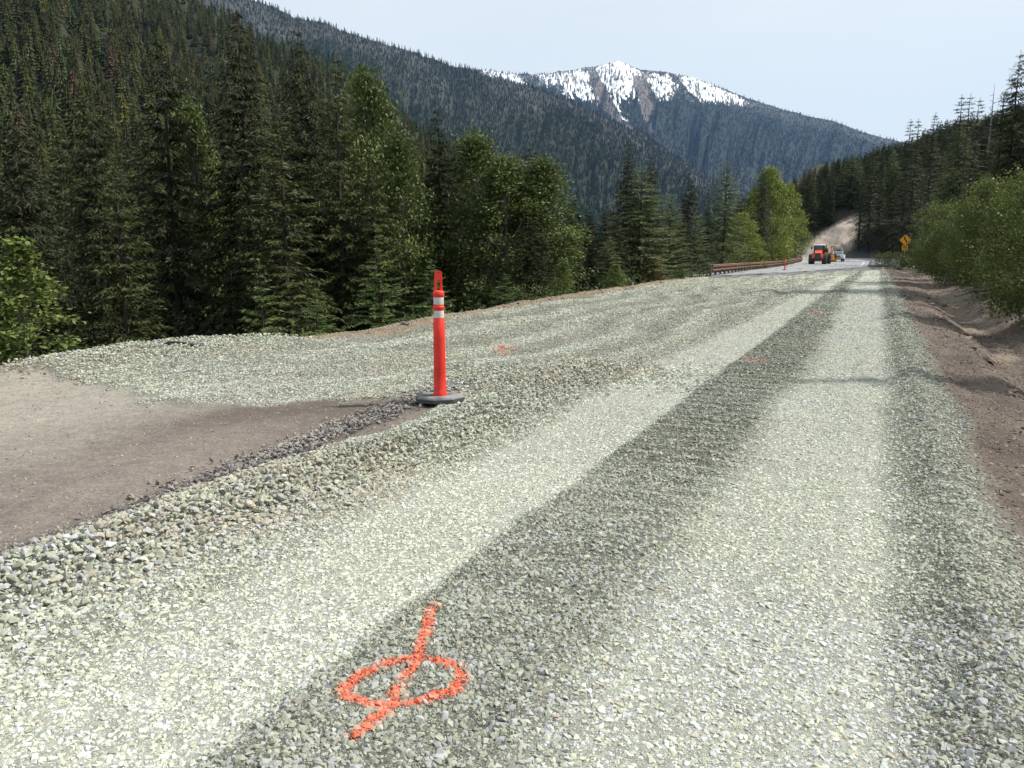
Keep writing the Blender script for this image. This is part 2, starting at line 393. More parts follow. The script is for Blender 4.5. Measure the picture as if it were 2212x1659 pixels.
# strokes of the spray-painted survey marks (world metres)
def stroke(pts): return np.array([gnd(*p) for p in pts])
MARKS = [
    dict(parts=[stroke([(932, 1322), (918, 1380), (900, 1425), (868, 1480), (838, 1545), (800, 1580), (768, 1614)]),
                stroke([(752, 1518), (738, 1500), (775, 1465), (830, 1436), (900, 1424), (958, 1430), (992, 1450), (1000, 1472), (980, 1496), (930, 1515), (870, 1528), (800, 1532), (758, 1518)])], w=.0165,
         label='large orange spray-painted circle with a slash, nearest on the gravel'),
    dict(parts=[stroke([(1068, 748), (1090, 752), (1108, 747)]), stroke([(1072, 753), (1100, 756), (1112, 751)]), stroke([(1085, 742), (1090, 760)])], w=.035,
         label='small orange paint scrawl on the loose gravel beyond the red post'),
    dict(parts=[stroke([(1586, 781), (1615, 787), (1650, 786), (1622, 779), (1590, 779)]), stroke([(1640, 780), (1652, 784)]), stroke([(1600, 776), (1640, 790)])], w=.030,
         label='faint orange paint scrawl on the dark band between the wheel tracks'),
    dict(parts=[stroke([(1745, 679), (1765, 682), (1780, 680), (1762, 677), (1746, 679)])], w=.05,
         label='faded orange paint patch far up the gravel lane'),
]
def seg_dist(P, L):
    d = np.full(len(P), 1e9)
    for a, b in zip(L[:-1], L[1:]):
        ab = b - a; t = np.clip(((P - a) @ ab) / (ab @ ab), 0, 1); q = a + t[:, None] * ab
        d = np.minimum(d, np.linalg.norm(P - q, axis=1))
    return d
def mark_dist(P, m): return np.min([seg_dist(P, L) for L in m['parts']], axis=0)

def fan_points(r0, r1, dens, az0=R(-41), az1=R(43)):
    area = .5 * (az1 - az0) * (r1 * r1 - r0 * r0); n = int(area * dens)
    r = np.sqrt(rng.uniform(r0 * r0, r1 * r1, n)); a = rng.uniform(az0, az1, n)
    return r * np.sin(a), r * np.cos(a)

VV, FF, CC = [], [], []; PV = [[] for _ in MARKS]; OFF = 0
def add_stones(x, y, size, tilt, sink, shapes, extra_z=0.0):
    global OFF
    Z = zones(x, y); n = len(x)
    z = height(x, y) + extra_z - sink * size
    col = pick_color(n, Z)
    P2 = np.stack([x, y], -1); taken = np.zeros(n, bool)
    for i, m in enumerate(MARKS):
        c = m['parts'][0].mean(0); nearm = np.nonzero(np.linalg.norm(P2 - c, axis=1) < 1.2)[0]
        if not len(nearm): continue
        d = mark_dist(P2[nearm], m)
        sel = nearm[d < m['w'] * rng.uniform(.6, 1.35, len(nearm))]
        if i == 0 and len(sel): sel = sel[fbm(x[sel] * 16, y[sel] * 16, 201) > .33 - .1 * rng.random(len(sel))]
        if i and len(sel): sel = sel[rng.random(len(sel)) < .6]
        if len(sel):
            cc = np.array([.70, .175, .10]) * rng.uniform(.75, 1.1, (len(sel), 1)); part = (rng.random(len(sel)) < (.5 if i == 0 else .5))[:, None]
            cc = np.where(part, cc * .55 + col[sel] * .45, cc)
            PV[i].append(scatter(np.stack([x, y, z + .002], -1)[sel], size[sel], cc, tilt[sel], shapes)); taken[sel] = True
        halo = nearm[(d < m['w'] * 1.9)]; halo = halo[~taken[halo]]
        if i == 0 and len(halo):
            k = rng.random(len(halo))[:, None] * .45; col[halo] = col[halo] * (1 - k) + np.array([.62, .25, .15]) * k
    k = ~taken
    if k.sum():
        v, f, c = scatter(np.stack([x, y, z], -1)[k], size[k], col[k], tilt[k], shapes)
        VV.append(v); FF.append(f + OFF); CC.append(c); OFF += len(v)

def zone_scatter(r0, r1, dens, smin, smax, power, shapes, big=1.0):
    x, y = fan_points(r0, r1, dens); Z = zones(x, y)
    k = rng.random(len(x)) < cover(Z); x, y = x[k], y[k]; Z = {a: b[k] for a, b in Z.items()}
    n = len(x); q = rng.random(n); s = smin * (smax / smin) ** (q ** power)
    comp = np.clip(Z['t1'] + Z['t2'], 0, 1)
    s = s * (1 + .35 * Z['wl']) * (1 - .12 * comp) * (1 - .3 * Z['dirtL']) * (1 - .35 * np.clip(Z['black'], 0, 1) * 0)
    tilt = .60 - .34 * comp + .25 * Z['wl'] + .15 * Z['mid']; sink = .02 + .10 * comp - .25 * Z['wl'] * rng.random(n) * 1.6
    add_stones(x, y, s, tilt, sink, shapes)
# size = half the long axis
zone_scatter(1.3, 3.0, 26000, .0026, .007, 1.0, SH_LO)
zone_scatter(1.3, 3.0, 4300, .008, .022, 1.5, SH_HI)
zone_scatter(3.0, 5.0, 10500, .004, .009, 1.0, SH_LO)
zone_scatter(3.0, 5.0, 3000, .009, .022, 1.5, SH_HI)
zone_scatter(5.0, 9.0, 2300, .008, .014, 1.0, SH_LO)
zone_scatter(5.0, 9.0, 1300, .012, .025, 1.5, SH_MD)
zone_scatter(9.0, 15., 1350, .014, .028, 1.4, SH_LO)
zone_scatter(15., 27., 400, .022, .040, 1.3, SH_LO)
zone_scatter(27., 52., 80, .04, .065, 1.2, SH_LO)
zone_scatter(52., 95., 24, .06, .085, 1.2, SH_LO)
def windrow(n, vr, ur, smin, smax, pile, shapes):
    u = rng.uniform(*ur, n); v = vr[0] + rng.normal(size=n) * vr[1]
    x, y = to_xy(u, v); Z = zones(x, y); k = rng.random(n) < np.clip(Z['wl'] * 1.2, 0, 1); x, y, Zw = x[k], y[k], Z['wl'][k]
    n = len(x); s = smin * (smax / smin) ** (rng.random(n) ** 1.3)
    add_stones(x, y, s, np.full(n, .8), np.full(n, -.2), shapes, extra_z=rng.random(n) * pile * Zw)
windrow(3600, (-3.05, .33), (.6, 3.6), .014, .030, .045, SH_HI)
windrow(6500, (-3.05, .33), (3.6, 8.2), .013, .028, .045, SH_MD)
n = 2600; u = rng.uniform(2.2, 7.6, n); v = np.interp(u, [0, 2, 4, 6, 8], [-3.6, -3.58, -3.78, -4.0, -4.0]) + rng.normal(size=n) * .10
PAL_KEEP = PAL.copy(); PAL[:] = np.array([[.24, .243, .255], [.32, .323, .335], [.40, .403, .405], [.28, .285, .30], [.12, .12, .125], [.20, .19, .18], [.30, .29, .27]])
x, y = to_xy(u, v); k = rng.random(n) < sst(2.0, 4.5, u); x, y = x[k], y[k]; n = len(x)
add_stones(x, y, rng.uniform(.012, .028, n), np.full(n, .7), np.full(n, 0.), SH_MD, extra_z=rng.random(n) * .03)
PAL[:] = PAL_KEEP
n = 900; u = rng.uniform(1.5, 8, n); v = -3.6 - 5 * rng.random(n) ** 1.6; x, y = to_xy(u, v); k = zones(x, y)['dirtL'] > .8; x, y = x[k], y[k]; n = len(x)
PAL[:] = np.array([.20, .16, .135]) * np.linspace(.45, 1.8, 7)[:, None]; add_stones(x, y, .005 + .016 * rng.random(n) ** 3, np.full(n, .5), np.full(n, .1), SH_MD); PAL[:] = PAL_KEEP
# coarse stone on the heaps beyond the post and on the outer berm
for (cx, cyy, sx, sy, n, p) in ((.75, 8.75, .8, .45, 2600, .05), (-.1, 8.1, .5, .35, 700, .03), (-5.6, 10.6, .9, .9, 2600, .06), (-5.0, 11.6, .9, .6, 1800, .06)):
    x = cx + rng.normal(size=n) * sx; y = cyy + rng.normal(size=n) * sy; uu, vv_ = to_uv(x, y); k = v_edge(uu) - vv_ < .3; x, y = x[k], y[k]; n = len(x)
    add_stones(x, y, rng.uniform(.014, .03, n), np.full(n, .7), np.full(n, 0.), SH_MD, extra_z=rng.random(n) * p)
# dense paint-soaked fines along the near mark
for L_ in MARKS[0]['parts']:
    for a, b in zip(L_[:-1], L_[1:]):
        ln = np.linalg.norm(b - a); n = int(ln * 1500 * rng.uniform(.35, 1.3)); t = rng.random(n); w = rng.normal(size=n) * .0105
        d = (b - a) / ln; p = a + (b - a) * t[:, None] + w[:, None] * np.array([-d[1], d[0]])
        s = rng.uniform(.0035, .008, n); z = height(p[:, 0], p[:, 1]) + .002
        PV[0].append(scatter(np.column_stack([p, z]), s, np.array([.70, .175, .10]) * rng.uniform(.75, 1.1, (n, 1)), np.full(n, .5), SH_LO))
go = new_mesh('gravel', np.vstack(VV), np.vstack(FF), [M_STONE], np.vstack(CC)); tag(go, 'crushed grey stone spread loose over the road bed', 'gravel', kind='stuff')
del VV, FF, CC
for i, m in enumerate(MARKS):
    if not PV[i]: continue
    o_ = 0; vs, fs, cs = [], [], []
    for v, f, c in PV[i]: vs.append(v); fs.append(f + o_); cs.append(c); o_ += len(v)
    tag(new_mesh('paint_mark', np.vstack(vs), np.vstack(fs), [M_PAINTSTONE], np.vstack(cs)), m['label'], 'paint mark', 'orange survey marks sprayed on the gravel')
# ------------------------------------------------------------------ mountains
def tri_tree(tiers, spikes, seed, width=.19, rag=.35):
    """small conifer of height 1: tiers of drooping spikes round a stem"""
    rs = np.random.default_rng(seed); V, F = [], []
    def quad(*p):
        k = len(V); V.extend(p); F.append(list(range(k, k + len(p))))
    for i in range(tiers):
        h = .06 + .90 * (i / tiers) ** .92; L = width * (1 - h) ** .8 * rs.uniform(1 - rag, 1.1) + .012
        ph = rs.uniform(0, 6.28)
        for k in range(spikes):
            a = ph + 6.283 * k / spikes + rs.uniform(-.3, .3); l = L * rs.uniform(1 - rag, 1.15); w = 2.6 / spikes
            up = .95 / tiers * rs.uniform(.9, 1.5); dn = l * rs.uniform(.15, .55)
            t = (np.cos(a) * l, np.sin(a) * l, h - dn); q1 = (np.cos(a + w) * l * .45, np.sin(a + w) * l * .45, h - dn * .3); q2 = (np.cos(a - w) * l * .45, np.sin(a - w) * l * .45, h - dn * .35)
            quad((0, 0, h + up), q1, t); quad((0, 0, h + up), t, q2)
    quad((.012, 0, 0), (-.006, .01, 0), (0, 0, 1.0)); quad((-.006, .01, 0), (-.006, -.01, 0), (0, 0, 1.0))
    return np.array(V), np.array(F)
def snag_mini(seed):
    rs = np.random.default_rng(seed); V = [(.012, 0, 0), (-.012, .006, 0), (0, 0, 1), (0, .012, 0), (0, -.012, 0), (0.001, 0, 1)]; F = [[0, 1, 2], [3, 4, 5]]
    for k in range(9):
        h = rs.uniform(.3, .92); a = rs.uniform(0, 6.28); l = .10 * (1.1 - h); q = len(V)
        V += [(0, 0, h), (0, 0, h + .02), (np.cos(a) * l, np.sin(a) * l, h + rs.uniform(-.03, .04))]; F.append([q, q + 1, q + 2])
    return np.array(V), np.array(F)
def forest(name, P, hgt, col, shapes, label, material, wid=None, con=.32):
    n = len(P); yaw = rng.uniform(0, 6.28, n); which = rng.integers(0, len(shapes), n); Vs, Fs, Cs, off = [], [], [], 0
    wid = rng.uniform(.8, 1.25, n) if wid is None else wid
    for s in range(len(shapes)):
        ii = np.nonzero(which == s)[0]; v, f = shapes[s]; c, sn = np.cos(yaw[ii])[:, None], np.sin(yaw[ii])[:, None]
        H = hgt[ii][:, None]; W = H * wid[ii][:, None]
        X = (v[:, 0] * c - v[:, 1] * sn) * W; Y = (v[:, 0] * sn + v[:, 1] * c) * W; Zz = v[:, 2] * H
        Q = np.stack([X, Y, Zz], -1) + P[ii][:, None, :]; Q[..., 2] -= .01 * H
        Vs.append(Q.reshape(-1, 3)); tn = rng.uniform(1 - con, 1 + con, (len(ii), len(v), 1)); tn *= 1 + .0 * tn; Cs.append((col[ii][:, None, :] * tn).reshape(-1, 3))
        Fs.append((f[None] + (np.arange(len(ii)) * len(v))[:, None, None] + off).reshape(-1, f.shape[1])); off += len(ii) * len(v)
    o = new_mesh(name, np.vstack(Vs), np.vstack(Fs), [material], np.vstack(Cs)); tag(o, label, 'forest', kind='stuff'); return o
M_FAR = mat('far_foliage', attr=True, rough=.9, spec=.05)
M_HILL = mat('hillside', attr=True, rough=.95, spec=.05, noise=[(.02, .25), (.15, .2)])

class Mountain:
    def __init__(s, sky, D, r0, z0, treeh, p=1.0, gully=0., seed=0, zback=-30):
        a = []
        for X, Y in sky:
            d = ray(X, Y); h = math.hypot(d[0], d[1]); a.append((math.atan2(d[0], d[1]), d[2] / h))
        s.az = np.array([q[0] for q in a]); s.te = np.array([q[1] for q in a]); s.D = D; s.r0 = r0; s.z0 = z0; s.th = treeh; s.p = p; s.g = gully; s.seed = seed; s.zb = zback
    def surf(s, az, t):
        """t 0 foot .. 1 crest .. 1.5 behind"""
        az = np.asarray(az, float); t = np.asarray(t, float)
        D = s.D * (1 + .10 * (fbm(az * 9, az * 0 + s.seed, s.seed) - .5))
        te = np.interp(az, s.az, s.te) + .004 * (fbm(az * 55, az * 0 + 2.2, s.seed + 3) - .5)
        zr = CAMH + D * te - s.th
        r = s.r0 + (D - s.r0) * t
        k = np.clip(t, 0, 1); b = np.clip(t - 1, 0, 1)
        z = s.z0 + (zr - s.z0) * k ** s.p
        gl = (fbm(az * 26 + t * 1.2, t * 2.2, s.seed + 5) - .5) + .5 * (np.abs(fbm(az * 60 - t * 1.5, t * 1.6, s.seed + 7) - .5) * 2 - .4)
        z = z + s.g * gl * np.sin(np.pi * np.clip(k, 0, 1)) ** .8 
        z = z - b * (D - s.r0) * .5 
        z = np.maximum(z, s.zb)
        return np.stack([r * np.sin(az), r * np.cos(az), z], -1)
    def build(s, name, colf, na=520, nt=120, a0=None, a1=None):
        az = np.linspace(s.az[0] if a0 is None else a0, s.az[-1] if a1 is None else a1, na)
        t = np.concatenate([np.linspace(0, 1, nt), np.linspace(1, 1.6, 12)[1:]])
        A, T = np.meshgrid(az, t); V = s.surf(A, T); c = colf(A, T, V)
        i = np.arange(len(t) * na).reshape(len(t), na)
        F = np.stack([i[:-1, :-1], i[1:, :-1], i[1:, 1:], i[:-1, 1:]], -1).reshape(-1, 4)
        o = new_mesh(name, V.reshape(-1, 3), F[:, ::-1], [M_HILL], c.reshape(-1, 3), smooth=True); return tag(o, kind='structure')
def const_col(k, var=.5):
    return lambda A, T, V: np.asarray(k) * (1 + var * (fbm(V[..., 0] * .01, V[..., 1] * .01, 3) - .5))[..., None]

# 1. the wooded slope on the left
MA = Mountain([(-900, -700), (-500, -480), (-100, -260), (200, -130), (400, -40), (500, 12), (560, 52), (640, 90), (720, 130), (830, 195), (900, 250), (1000, 318), (1100, 380), (1200, 450), (1290, 520), (1400, 560)], 760, 170, -15, 13, gully=26, seed=11)
MA.build('left_hillside', const_col((.034, .036, .022)))
T_MID = [tri_tree(13, 7, 40 + i) for i in range(7)]
T_LOW = [tri_tree(8, 5, 60 + i, .2) for i in range(6)]
T_MIN = [tri_tree(5, 4, 80 + i, .22) for i in range(5)] 
def on_mountain(m, n, a0, a1, t0, t1, tp=1.0):
    az = rng.uniform(a0, a1, n); t = t0 + (t1 - t0) * rng.random(n) ** tp; return az, t, m.surf(az, t)
def colmix(n, base, var, extra=None):
    c = np.asarray(base) * rng.uniform(1 - var, 1 + var, (n, 1)) * rng.uniform(.9, 1.1, (n, 3))
    return c
def px_az(X): d = ray(X, 540); return math.atan2(d[0], d[1])
az, t, P = on_mountain(MA, 4200, px_az(-420), px_az(1330), .09, 1.02)
c = colmix(4200, (.050, .056, .022), .4); yl = rng.random(4200) < .12; c[yl] = c[yl] * np.array([1.4, 1.35, .9]); br_ = rng.random(4200) < .05; c[br_] = np.array([.085, .06, .035])
forest('hillside_forest', P, rng.uniform(8, 17, 4200) * (.8 + .4 * (1 - t)), c, T_MID, 'dense dark conifer forest covering the left hillside', M_FAR, rng.uniform(1.15, 1.7, 4200))
# 2. darker green spur behind it
MB_ = Mountain([(600, 60), (700, 100), (790, 165), (850, 205), (930, 258), (1000, 298), (1080, 335), (1150, 372), (1200, 405), (1280, 450), (1360, 490), (1480, 540), (1600, 560)], 1250, 520, -16, 15, gully=30, seed=21)
MB_.build('valley_spur', const_col((.026, .034, .022)))
az, t, P = on_mountain(MB_, 3600, px_az(620), px_az(1560), .05, 1.01)
c = colmix(3600, (.034, .055, .028), .35); br_ = rng.random(3600) < .06; c[br_] = np.array([.09, .065, .04])
forest('spur_forest', P, rng.uniform(9, 17, 3600), c, T_LOW, 'dark green conifer forest on the spur below the grey ridge', M_FAR, rng.uniform(1.2, 1.8, 3600))
# 3. long blue-grey ridge
MC = Mountain([(-300, -300), (100, -200), (400, -80), (530, -12), (575, 2), (610, 18), (640, 34), (700, 43), (735, 58), (780, 72), (830, 90), (900, 108), (960, 132), (1010, 143), (1050, 160), (1120, 175), (1180, 193), (1240, 216), (1290, 242), (1340, 263), (1390, 282), (1430, 312), (1470, 337), (1520, 368), (1580, 405), (1680, 460), (1800, 520)], 2500, 1050, -16, 9, gully=60, seed=31)
def colC(A, T, V):
    g = .55 * sst(.48, .66, fbm(A * 22, T * 5, 45) * .7 + .3 * T) * sst(.45, .9, T)
    c = np.array([.026, .032, .024]) * np.ones(A.shape + (3,)); return c * (1 - g[..., None]) + np.array([.085, .082, .075]) * g[..., None]
MC.build('long_ridge', colC, na=700)
n = 23000; az, t, P = on_mountain(MC, n, px_az(380), px_az(1760), .04, 1.0, .8)
g = sst(.42, .62, fbm(az * 22, t * 5, 45) * .7 + .3 * t) * sst(.45, .9, t)
gr = rng.random(n) < g * .45
c = colmix(n, (.030, .039, .026), .3); c[gr] = np.array([.085, .083, .078]) * rng.uniform(.7, 1.2, (gr.sum(), 1))
forest('ridge_forest', P, rng.uniform(6, 11.5, n), c, T_MIN, 'distant conifers and grey dead timber on the long ridge', M_FAR, rng.uniform(1.3, 2.1, n), .18)
n = 420; az = rng.uniform(px_az(530), px_az(1420), n); P = MC.surf(az, np.full(n, .995)); 
forest('ridgeline_forest', P, rng.uniform(9, 19, n), colmix(n, (.07, .07, .06), .3), T_MIN + [snag_mini(9), snag_mini(10)], 'thin row of distant trees along the ridge crest', M_FAR)
# 4. snow-capped mountain
SKY_S = [(760, 120), (900, 132), (1000, 143), (1050, 149), (1110, 156), (1160, 158), (1205, 151), (1250, 146), (1290, 141), (1316, 133), (1338, 128), (1356, 135), (1385, 149), (1420, 151), (1455, 157), (1490, 161), (1530, 176), (1580, 196), (1630, 214), (1680, 229), (1740, 246), (1800, 259), (1850, 276), (1900, 291), (1940, 301), (2000, 318), (2100, 345), (2300, 420)]
MS = Mountain(SKY_S, 5200, 2300, -16, 8, p=1.12, gully=150, seed=51)
def to_px(V):
    """where a point of the far mountain sits in the photograph (used to lay out its own snowfields)"""
    x, y, z = V[..., 0], V[..., 1], V[..., 2] - CAMH
    zc = y * math.cos(TILT) - z * math.sin(TILT); yc = y * math.sin(TILT) + z * math.cos(TILT)
    return (512 + FPX * x / zc) * 2.1602, (384 - FPX * yc / zc) * 2.1602
SNOWP = [[(1212, 155), (1258, 144), (1268, 160), (1283, 200), (1278, 218), (1262, 214), (1240, 205), (1210, 205), (1216, 180)],
         [(1285, 147), (1318, 132), (1338, 127), (1362, 139), (1380, 152), (1368, 165), (1368, 190), (1355, 208), (1332, 215), (1340, 245), (1352, 262), (1345, 256), (1328, 225), (1308, 185), (1296, 165)],
         [(1395, 156), (1440, 160), (1462, 180), (1445, 205), (1424, 214), (1405, 196), (1398, 172)],
         [(1462, 158), (1500, 166), (1545, 184), (1580, 200), (1612, 217), (1580, 219), (1540, 217), (1505, 213), (1488, 196), (1474, 176)],
         [(1035, 146), (1110, 157), (1128, 168), (1135, 184), (1118, 178), (1090, 166), (1045, 154)],
         [(1160, 160), (1205, 154), (1210, 165), (1200, 180), (1170, 176)]]
CHUTE = [[(1268, 158), (1292, 150), (1308, 190), (1330, 235), (1345, 262), (1400, 300), (1385, 300), (1340, 265), (1300, 235), (1284, 205)],
         [(1372, 165), (1392, 160), (1402, 200), (1412, 235), (1402, 250), (1412, 285), (1400, 290), (1390, 250), (1378, 215)]]
def snow_mask(A, T, V):
    X, Y = to_px(V); n1 = fbm(A * 300, T * 26, 81) - .5; n2 = fbm(A * 900, T * 40, 82) - .5; n3 = fbm(A * 90, T * 70, 83)
    m = np.zeros(A.shape)
    for P in SNOWP: m = np.maximum(m, in_poly(X + 38 * n1 + 30 * n2, Y + 40 * n2 + 20 * n1, P) * 1.0)
    m[in_poly(X + 5 * n1, Y + 8 * n2, SNOWP[1])] = 1
    thin = (n2 + .6 * n1 > .015 + .11 * sst(150, 225, Y)) & (Y < 232) & (X > 1000) & (X < 1800) & (n3 > .40)
    thin &= Y < np.interp(X, [1000, 1200, 1330, 1620, 1800], [185, 190, 205, 232, 250])
    m = np.maximum(m, thin * .9)
    rocks = (n2 + .5 * n1 > .055) & (m > 0); m[rocks] = .15
    c = np.zeros(A.shape)
    for P in CHUTE: c = np.maximum(c, in_poly(X + 14 * n1, Y + 10 * n2, P) * 1.0)
    return m * (1 - .75 * (c > 0) * ~in_poly(X, Y, SNOWP[1])), c
def colS(A, T, V):
    sn, ch = snow_mask(A, T, V)
    c = np.array([.028, .034, .030]) * (1 + .6 * (fbm(A * 120, T * 14, 84) - .5))[..., None]
    rock = sst(.86, .97, T)[..., None] * .6; c = c * (1 - rock) + np.array([.10, .095, .09]) * rock
    c = c * (1 - .8 * ch[..., None]) + np.array([.145, .125, .115]) * .8 * ch[..., None]
    return c * (1 - sn[..., None]) + np.array([.86, .87, .89]) * sn[..., None]
MS.build('snow_mountain', colS, na=1500, nt=420, a0=px_az(960), a1=px_az(2150))
n = 26000; az, t, P = on_mountain(MS, n, px_az(990), px_az(2120), .02, .995, .7)
sn, ch = snow_mask(az, t, P); k = (rng.random(n) > .93 * sn) & (rng.random(n) > .6 * ch); P, t, az = P[k], t[k], az[k]; n = len(P)
c = colmix(n, (.026, .034, .030), .25); rd = rng.random(n) < .10; c[rd] = np.array([.085, .06, .05])
forest('mountain_forest', P, rng.uniform(10, 19, n) * (1 - .35 * t), c, T_MIN, 'blue-green forest on the lower flanks of the snowy mountain', M_FAR, rng.uniform(1.3, 2.2, n), .18)
n = 330; az = rng.uniform(px_az(1010), px_az(2100), n); P = MS.surf(az, np.full(n, .992))
P[:, 2] += 0; forest('crest_forest', P, rng.uniform(9, 22, n) * (1 - .5 * ((az > px_az(1180)) & (az < px_az(1520)))), colmix(n, (.05, .05, .045), .3), T_MIN, 'tiny trees along the skyline of the snowy mountain', M_FAR)

# ------------------------------------------------------------------ paved road
def gndz(X, Y, dz=0.0):
    z = 0.0
    for _ in range(25):
        x, y = gnd(X, Y, z); u, v = to_uv(x, y); z = .5 * z + .5 * (float(base_z(u)) + dz)
    return x, y, z
def road_shift(u): return -np.maximum(0, u - 150) ** 2 * .0028 
def ribbon(name, v0, v1, us, z, material, label=None, cat=None, kind=None, start=None):
    """strip of road surface between lateral offsets v0 and v1 following the bend"""
    vs = np.linspace(v0, v1, max(2, int(abs(v1 - v0) / .4) + 1)); V = []
    for v in vs:
        a = us[0] if start is None else start(v)
        for u in np.linspace(a, us[1], 90):
            vv = v + float(road_shift(u)); x, y = to_xy(u, vv)
            V.append((x, y, float(base_z(u)) + z + .02 * sst(0, 1, 0)))
    n = 90; i = np.arange(len(vs) * n).reshape(len(vs), n)
    F = np.stack([i[:-1, :-1], i[:-1, 1:], i[1:, 1:], i[1:, :-1]], -1).reshape(-1, 4)
    V = np.array(V); 
    o = new_mesh(name, V, F[:, ::-1], [material]); 
    return tag(o, label, cat, None, kind)
M_ASPH = mat('asphalt', (.25, .252, .262), rough=.85, noise=[(.5, .12), (6, .12)], bump=[(30, .2, .01)])
M_YEL = mat('yellow_line', (.50, .40, .16), rough=.7, noise=[(3, .2)]); M_WHT = mat('white_line', (.55, .55, .52), rough=.7, noise=[(3, .2)])
def asph_start(v): return float(np.interp(v, [-12, -9.5, -7.5, -5.5, -4.2, -2, 0], [52, 58, 68, 84, 100, 112, 116])) + 1.2 * math.sin(v * 2.1)
ribbon('road', -12.4, -.6, (50, 236), .030, M_ASPH, kind='structure', start=asph_start)
for (v0, v1, m_, lb) in ((-10.1, -9.95, M_YEL, 'worn pale edge line beside the guardrail'), (-6.65, -6.50, M_YEL, 'yellow centre line on the paved road'), (-2.35, -2.20, M_WHT, 'white edge line on the right of the paved road')):
    ribbon('road_marking', v0, v1, (60, 236), .036, m_, lb, 'road marking', start=lambda v: asph_start(v) + 3)

# ------------------------------------------------------------------ mesh builder for the made objects
class MB:
    def __init__(s): s.V = []; s.F = []
    def add(s, V, F, M=None):
        k = len(s.V); s.V += [tuple((M @ Vector(v))) if M is not None else tuple(v) for v in V]; s.F += [[i + k for i in f] for f in F]; return s
    def box(s, c, d, M=None, top=(1, 1), sh=(0, 0)):
        x, y, z = d[0] / 2, d[1] / 2, d[2] / 2; V = []
        for zz, (kx, ky), (ox, oy) in ((-z, (1, 1), (0, 0)), (z, top, sh)):
            for sx, sy in ((-1, -1), (1, -1), (1, 1), (-1, 1)): V.append((c[0] + sx * x * kx + ox, c[1] + sy * y * ky + oy, c[2] + zz))
        return s.add(V, [[3, 2, 1, 0], [4, 5, 6, 7], [0, 1, 5, 4], [1, 2, 6, 5], [2, 3, 7, 6], [3, 0, 4, 7]], M)
    def prism(s, pts, x0, x1, k=1.0, M=None):
        """side profile pts (y,z) extruded along x"""
        n = len(pts); V = [(x0, y, z) for y, z in pts] + [(x1, y, z) for y, z in pts]
        F = [list(range(n))[::-1], list(range(n, 2 * n))] + [[i, (i + 1) % n, n + (i + 1) % n, n + i] for i in range(n)]
        return s.add(V, F, M)
    def tube(s, p0, p1, r0, r1=None, n=10, cap=True):
        r1 = r0 if r1 is None else r1; p0, p1 = Vector(p0), Vector(p1); d = (p1 - p0).normalized()
        a = d.orthogonal().normalized(); b = d.cross(a); V = []
        for p, r in ((p0, r0), (p1, r1)):
            for i in range(n):
                t = 2 * math.pi * i / n; V.append(tuple(p + (a * math.cos(t) + b * math.sin(t)) * r))
        F = [[i, (i + 1) % n, n + (i + 1) % n, n + i] for i in range(n)]
        if cap: F += [list(range(n))[::-1], list(range(n, 2 * n))]
        return s.add(V, F)
    def lathe(s, prof, n=24, M=None):
        V = []; F = []; m = len(prof)
        for r, z in prof:
            for i in range(n):
                t = 2 * math.pi * i / n; V.append((r * math.cos(t), r * math.sin(t), z))
        for j in range(m - 1):
            for i in range(n): F.append([j * n + i, j * n + (i + 1) % n, (j + 1) * n + (i + 1) % n, (j + 1) * n + i])
        F += [list(range(n))[::-1], [(m - 1) * n + i for i in range(n)]]
        return s.add(V, F, M)
    def build(s, name, material, parent=None, bevel=0.0, smooth=False, label=None):
        bm = bmesh.new(); vs = [bm.verts.new(v) for v in s.V]
        for f in s.F:
            try: bm.faces.new([vs[i] for i in f])
            except ValueError: pass
        bmesh.ops.recalc_face_normals(bm, faces=bm.faces[:])
        if bevel: bmesh.ops.bevel(bm, geom=[e for e in bm.edges if len(e.link_faces) == 2 and e.calc_face_angle(0) > .4], offset=bevel, segments=2, profile=.6, affect='EDGES', clamp_overlap=True)
        me = bpy.data.meshes.new(name); bm.to_mesh(me); bm.free(); me.materials.append(material)
        if smooth:
            me.polygons.foreach_set('use_smooth', np.ones(len(me.polygons), bool)); me.set_sharp_from_angle(angle=R(38))
        o = bpy.data.objects.new(name, me); COL.objects.link(o)
        if parent: o.parent = parent
        if label: o['label'] = label
        return o
def gz(x, y): return float(height(np.array([float(x)]), np.array([float(y)]))[0])
def copy_tree(o, parent=None):
    c = o.copy(); COL.objects.link(c); c.parent = parent
    for ch in [q for q in KIDS.get(o.name, o.children)]: copy_tree(ch, c)
    return c
KIDS = {}

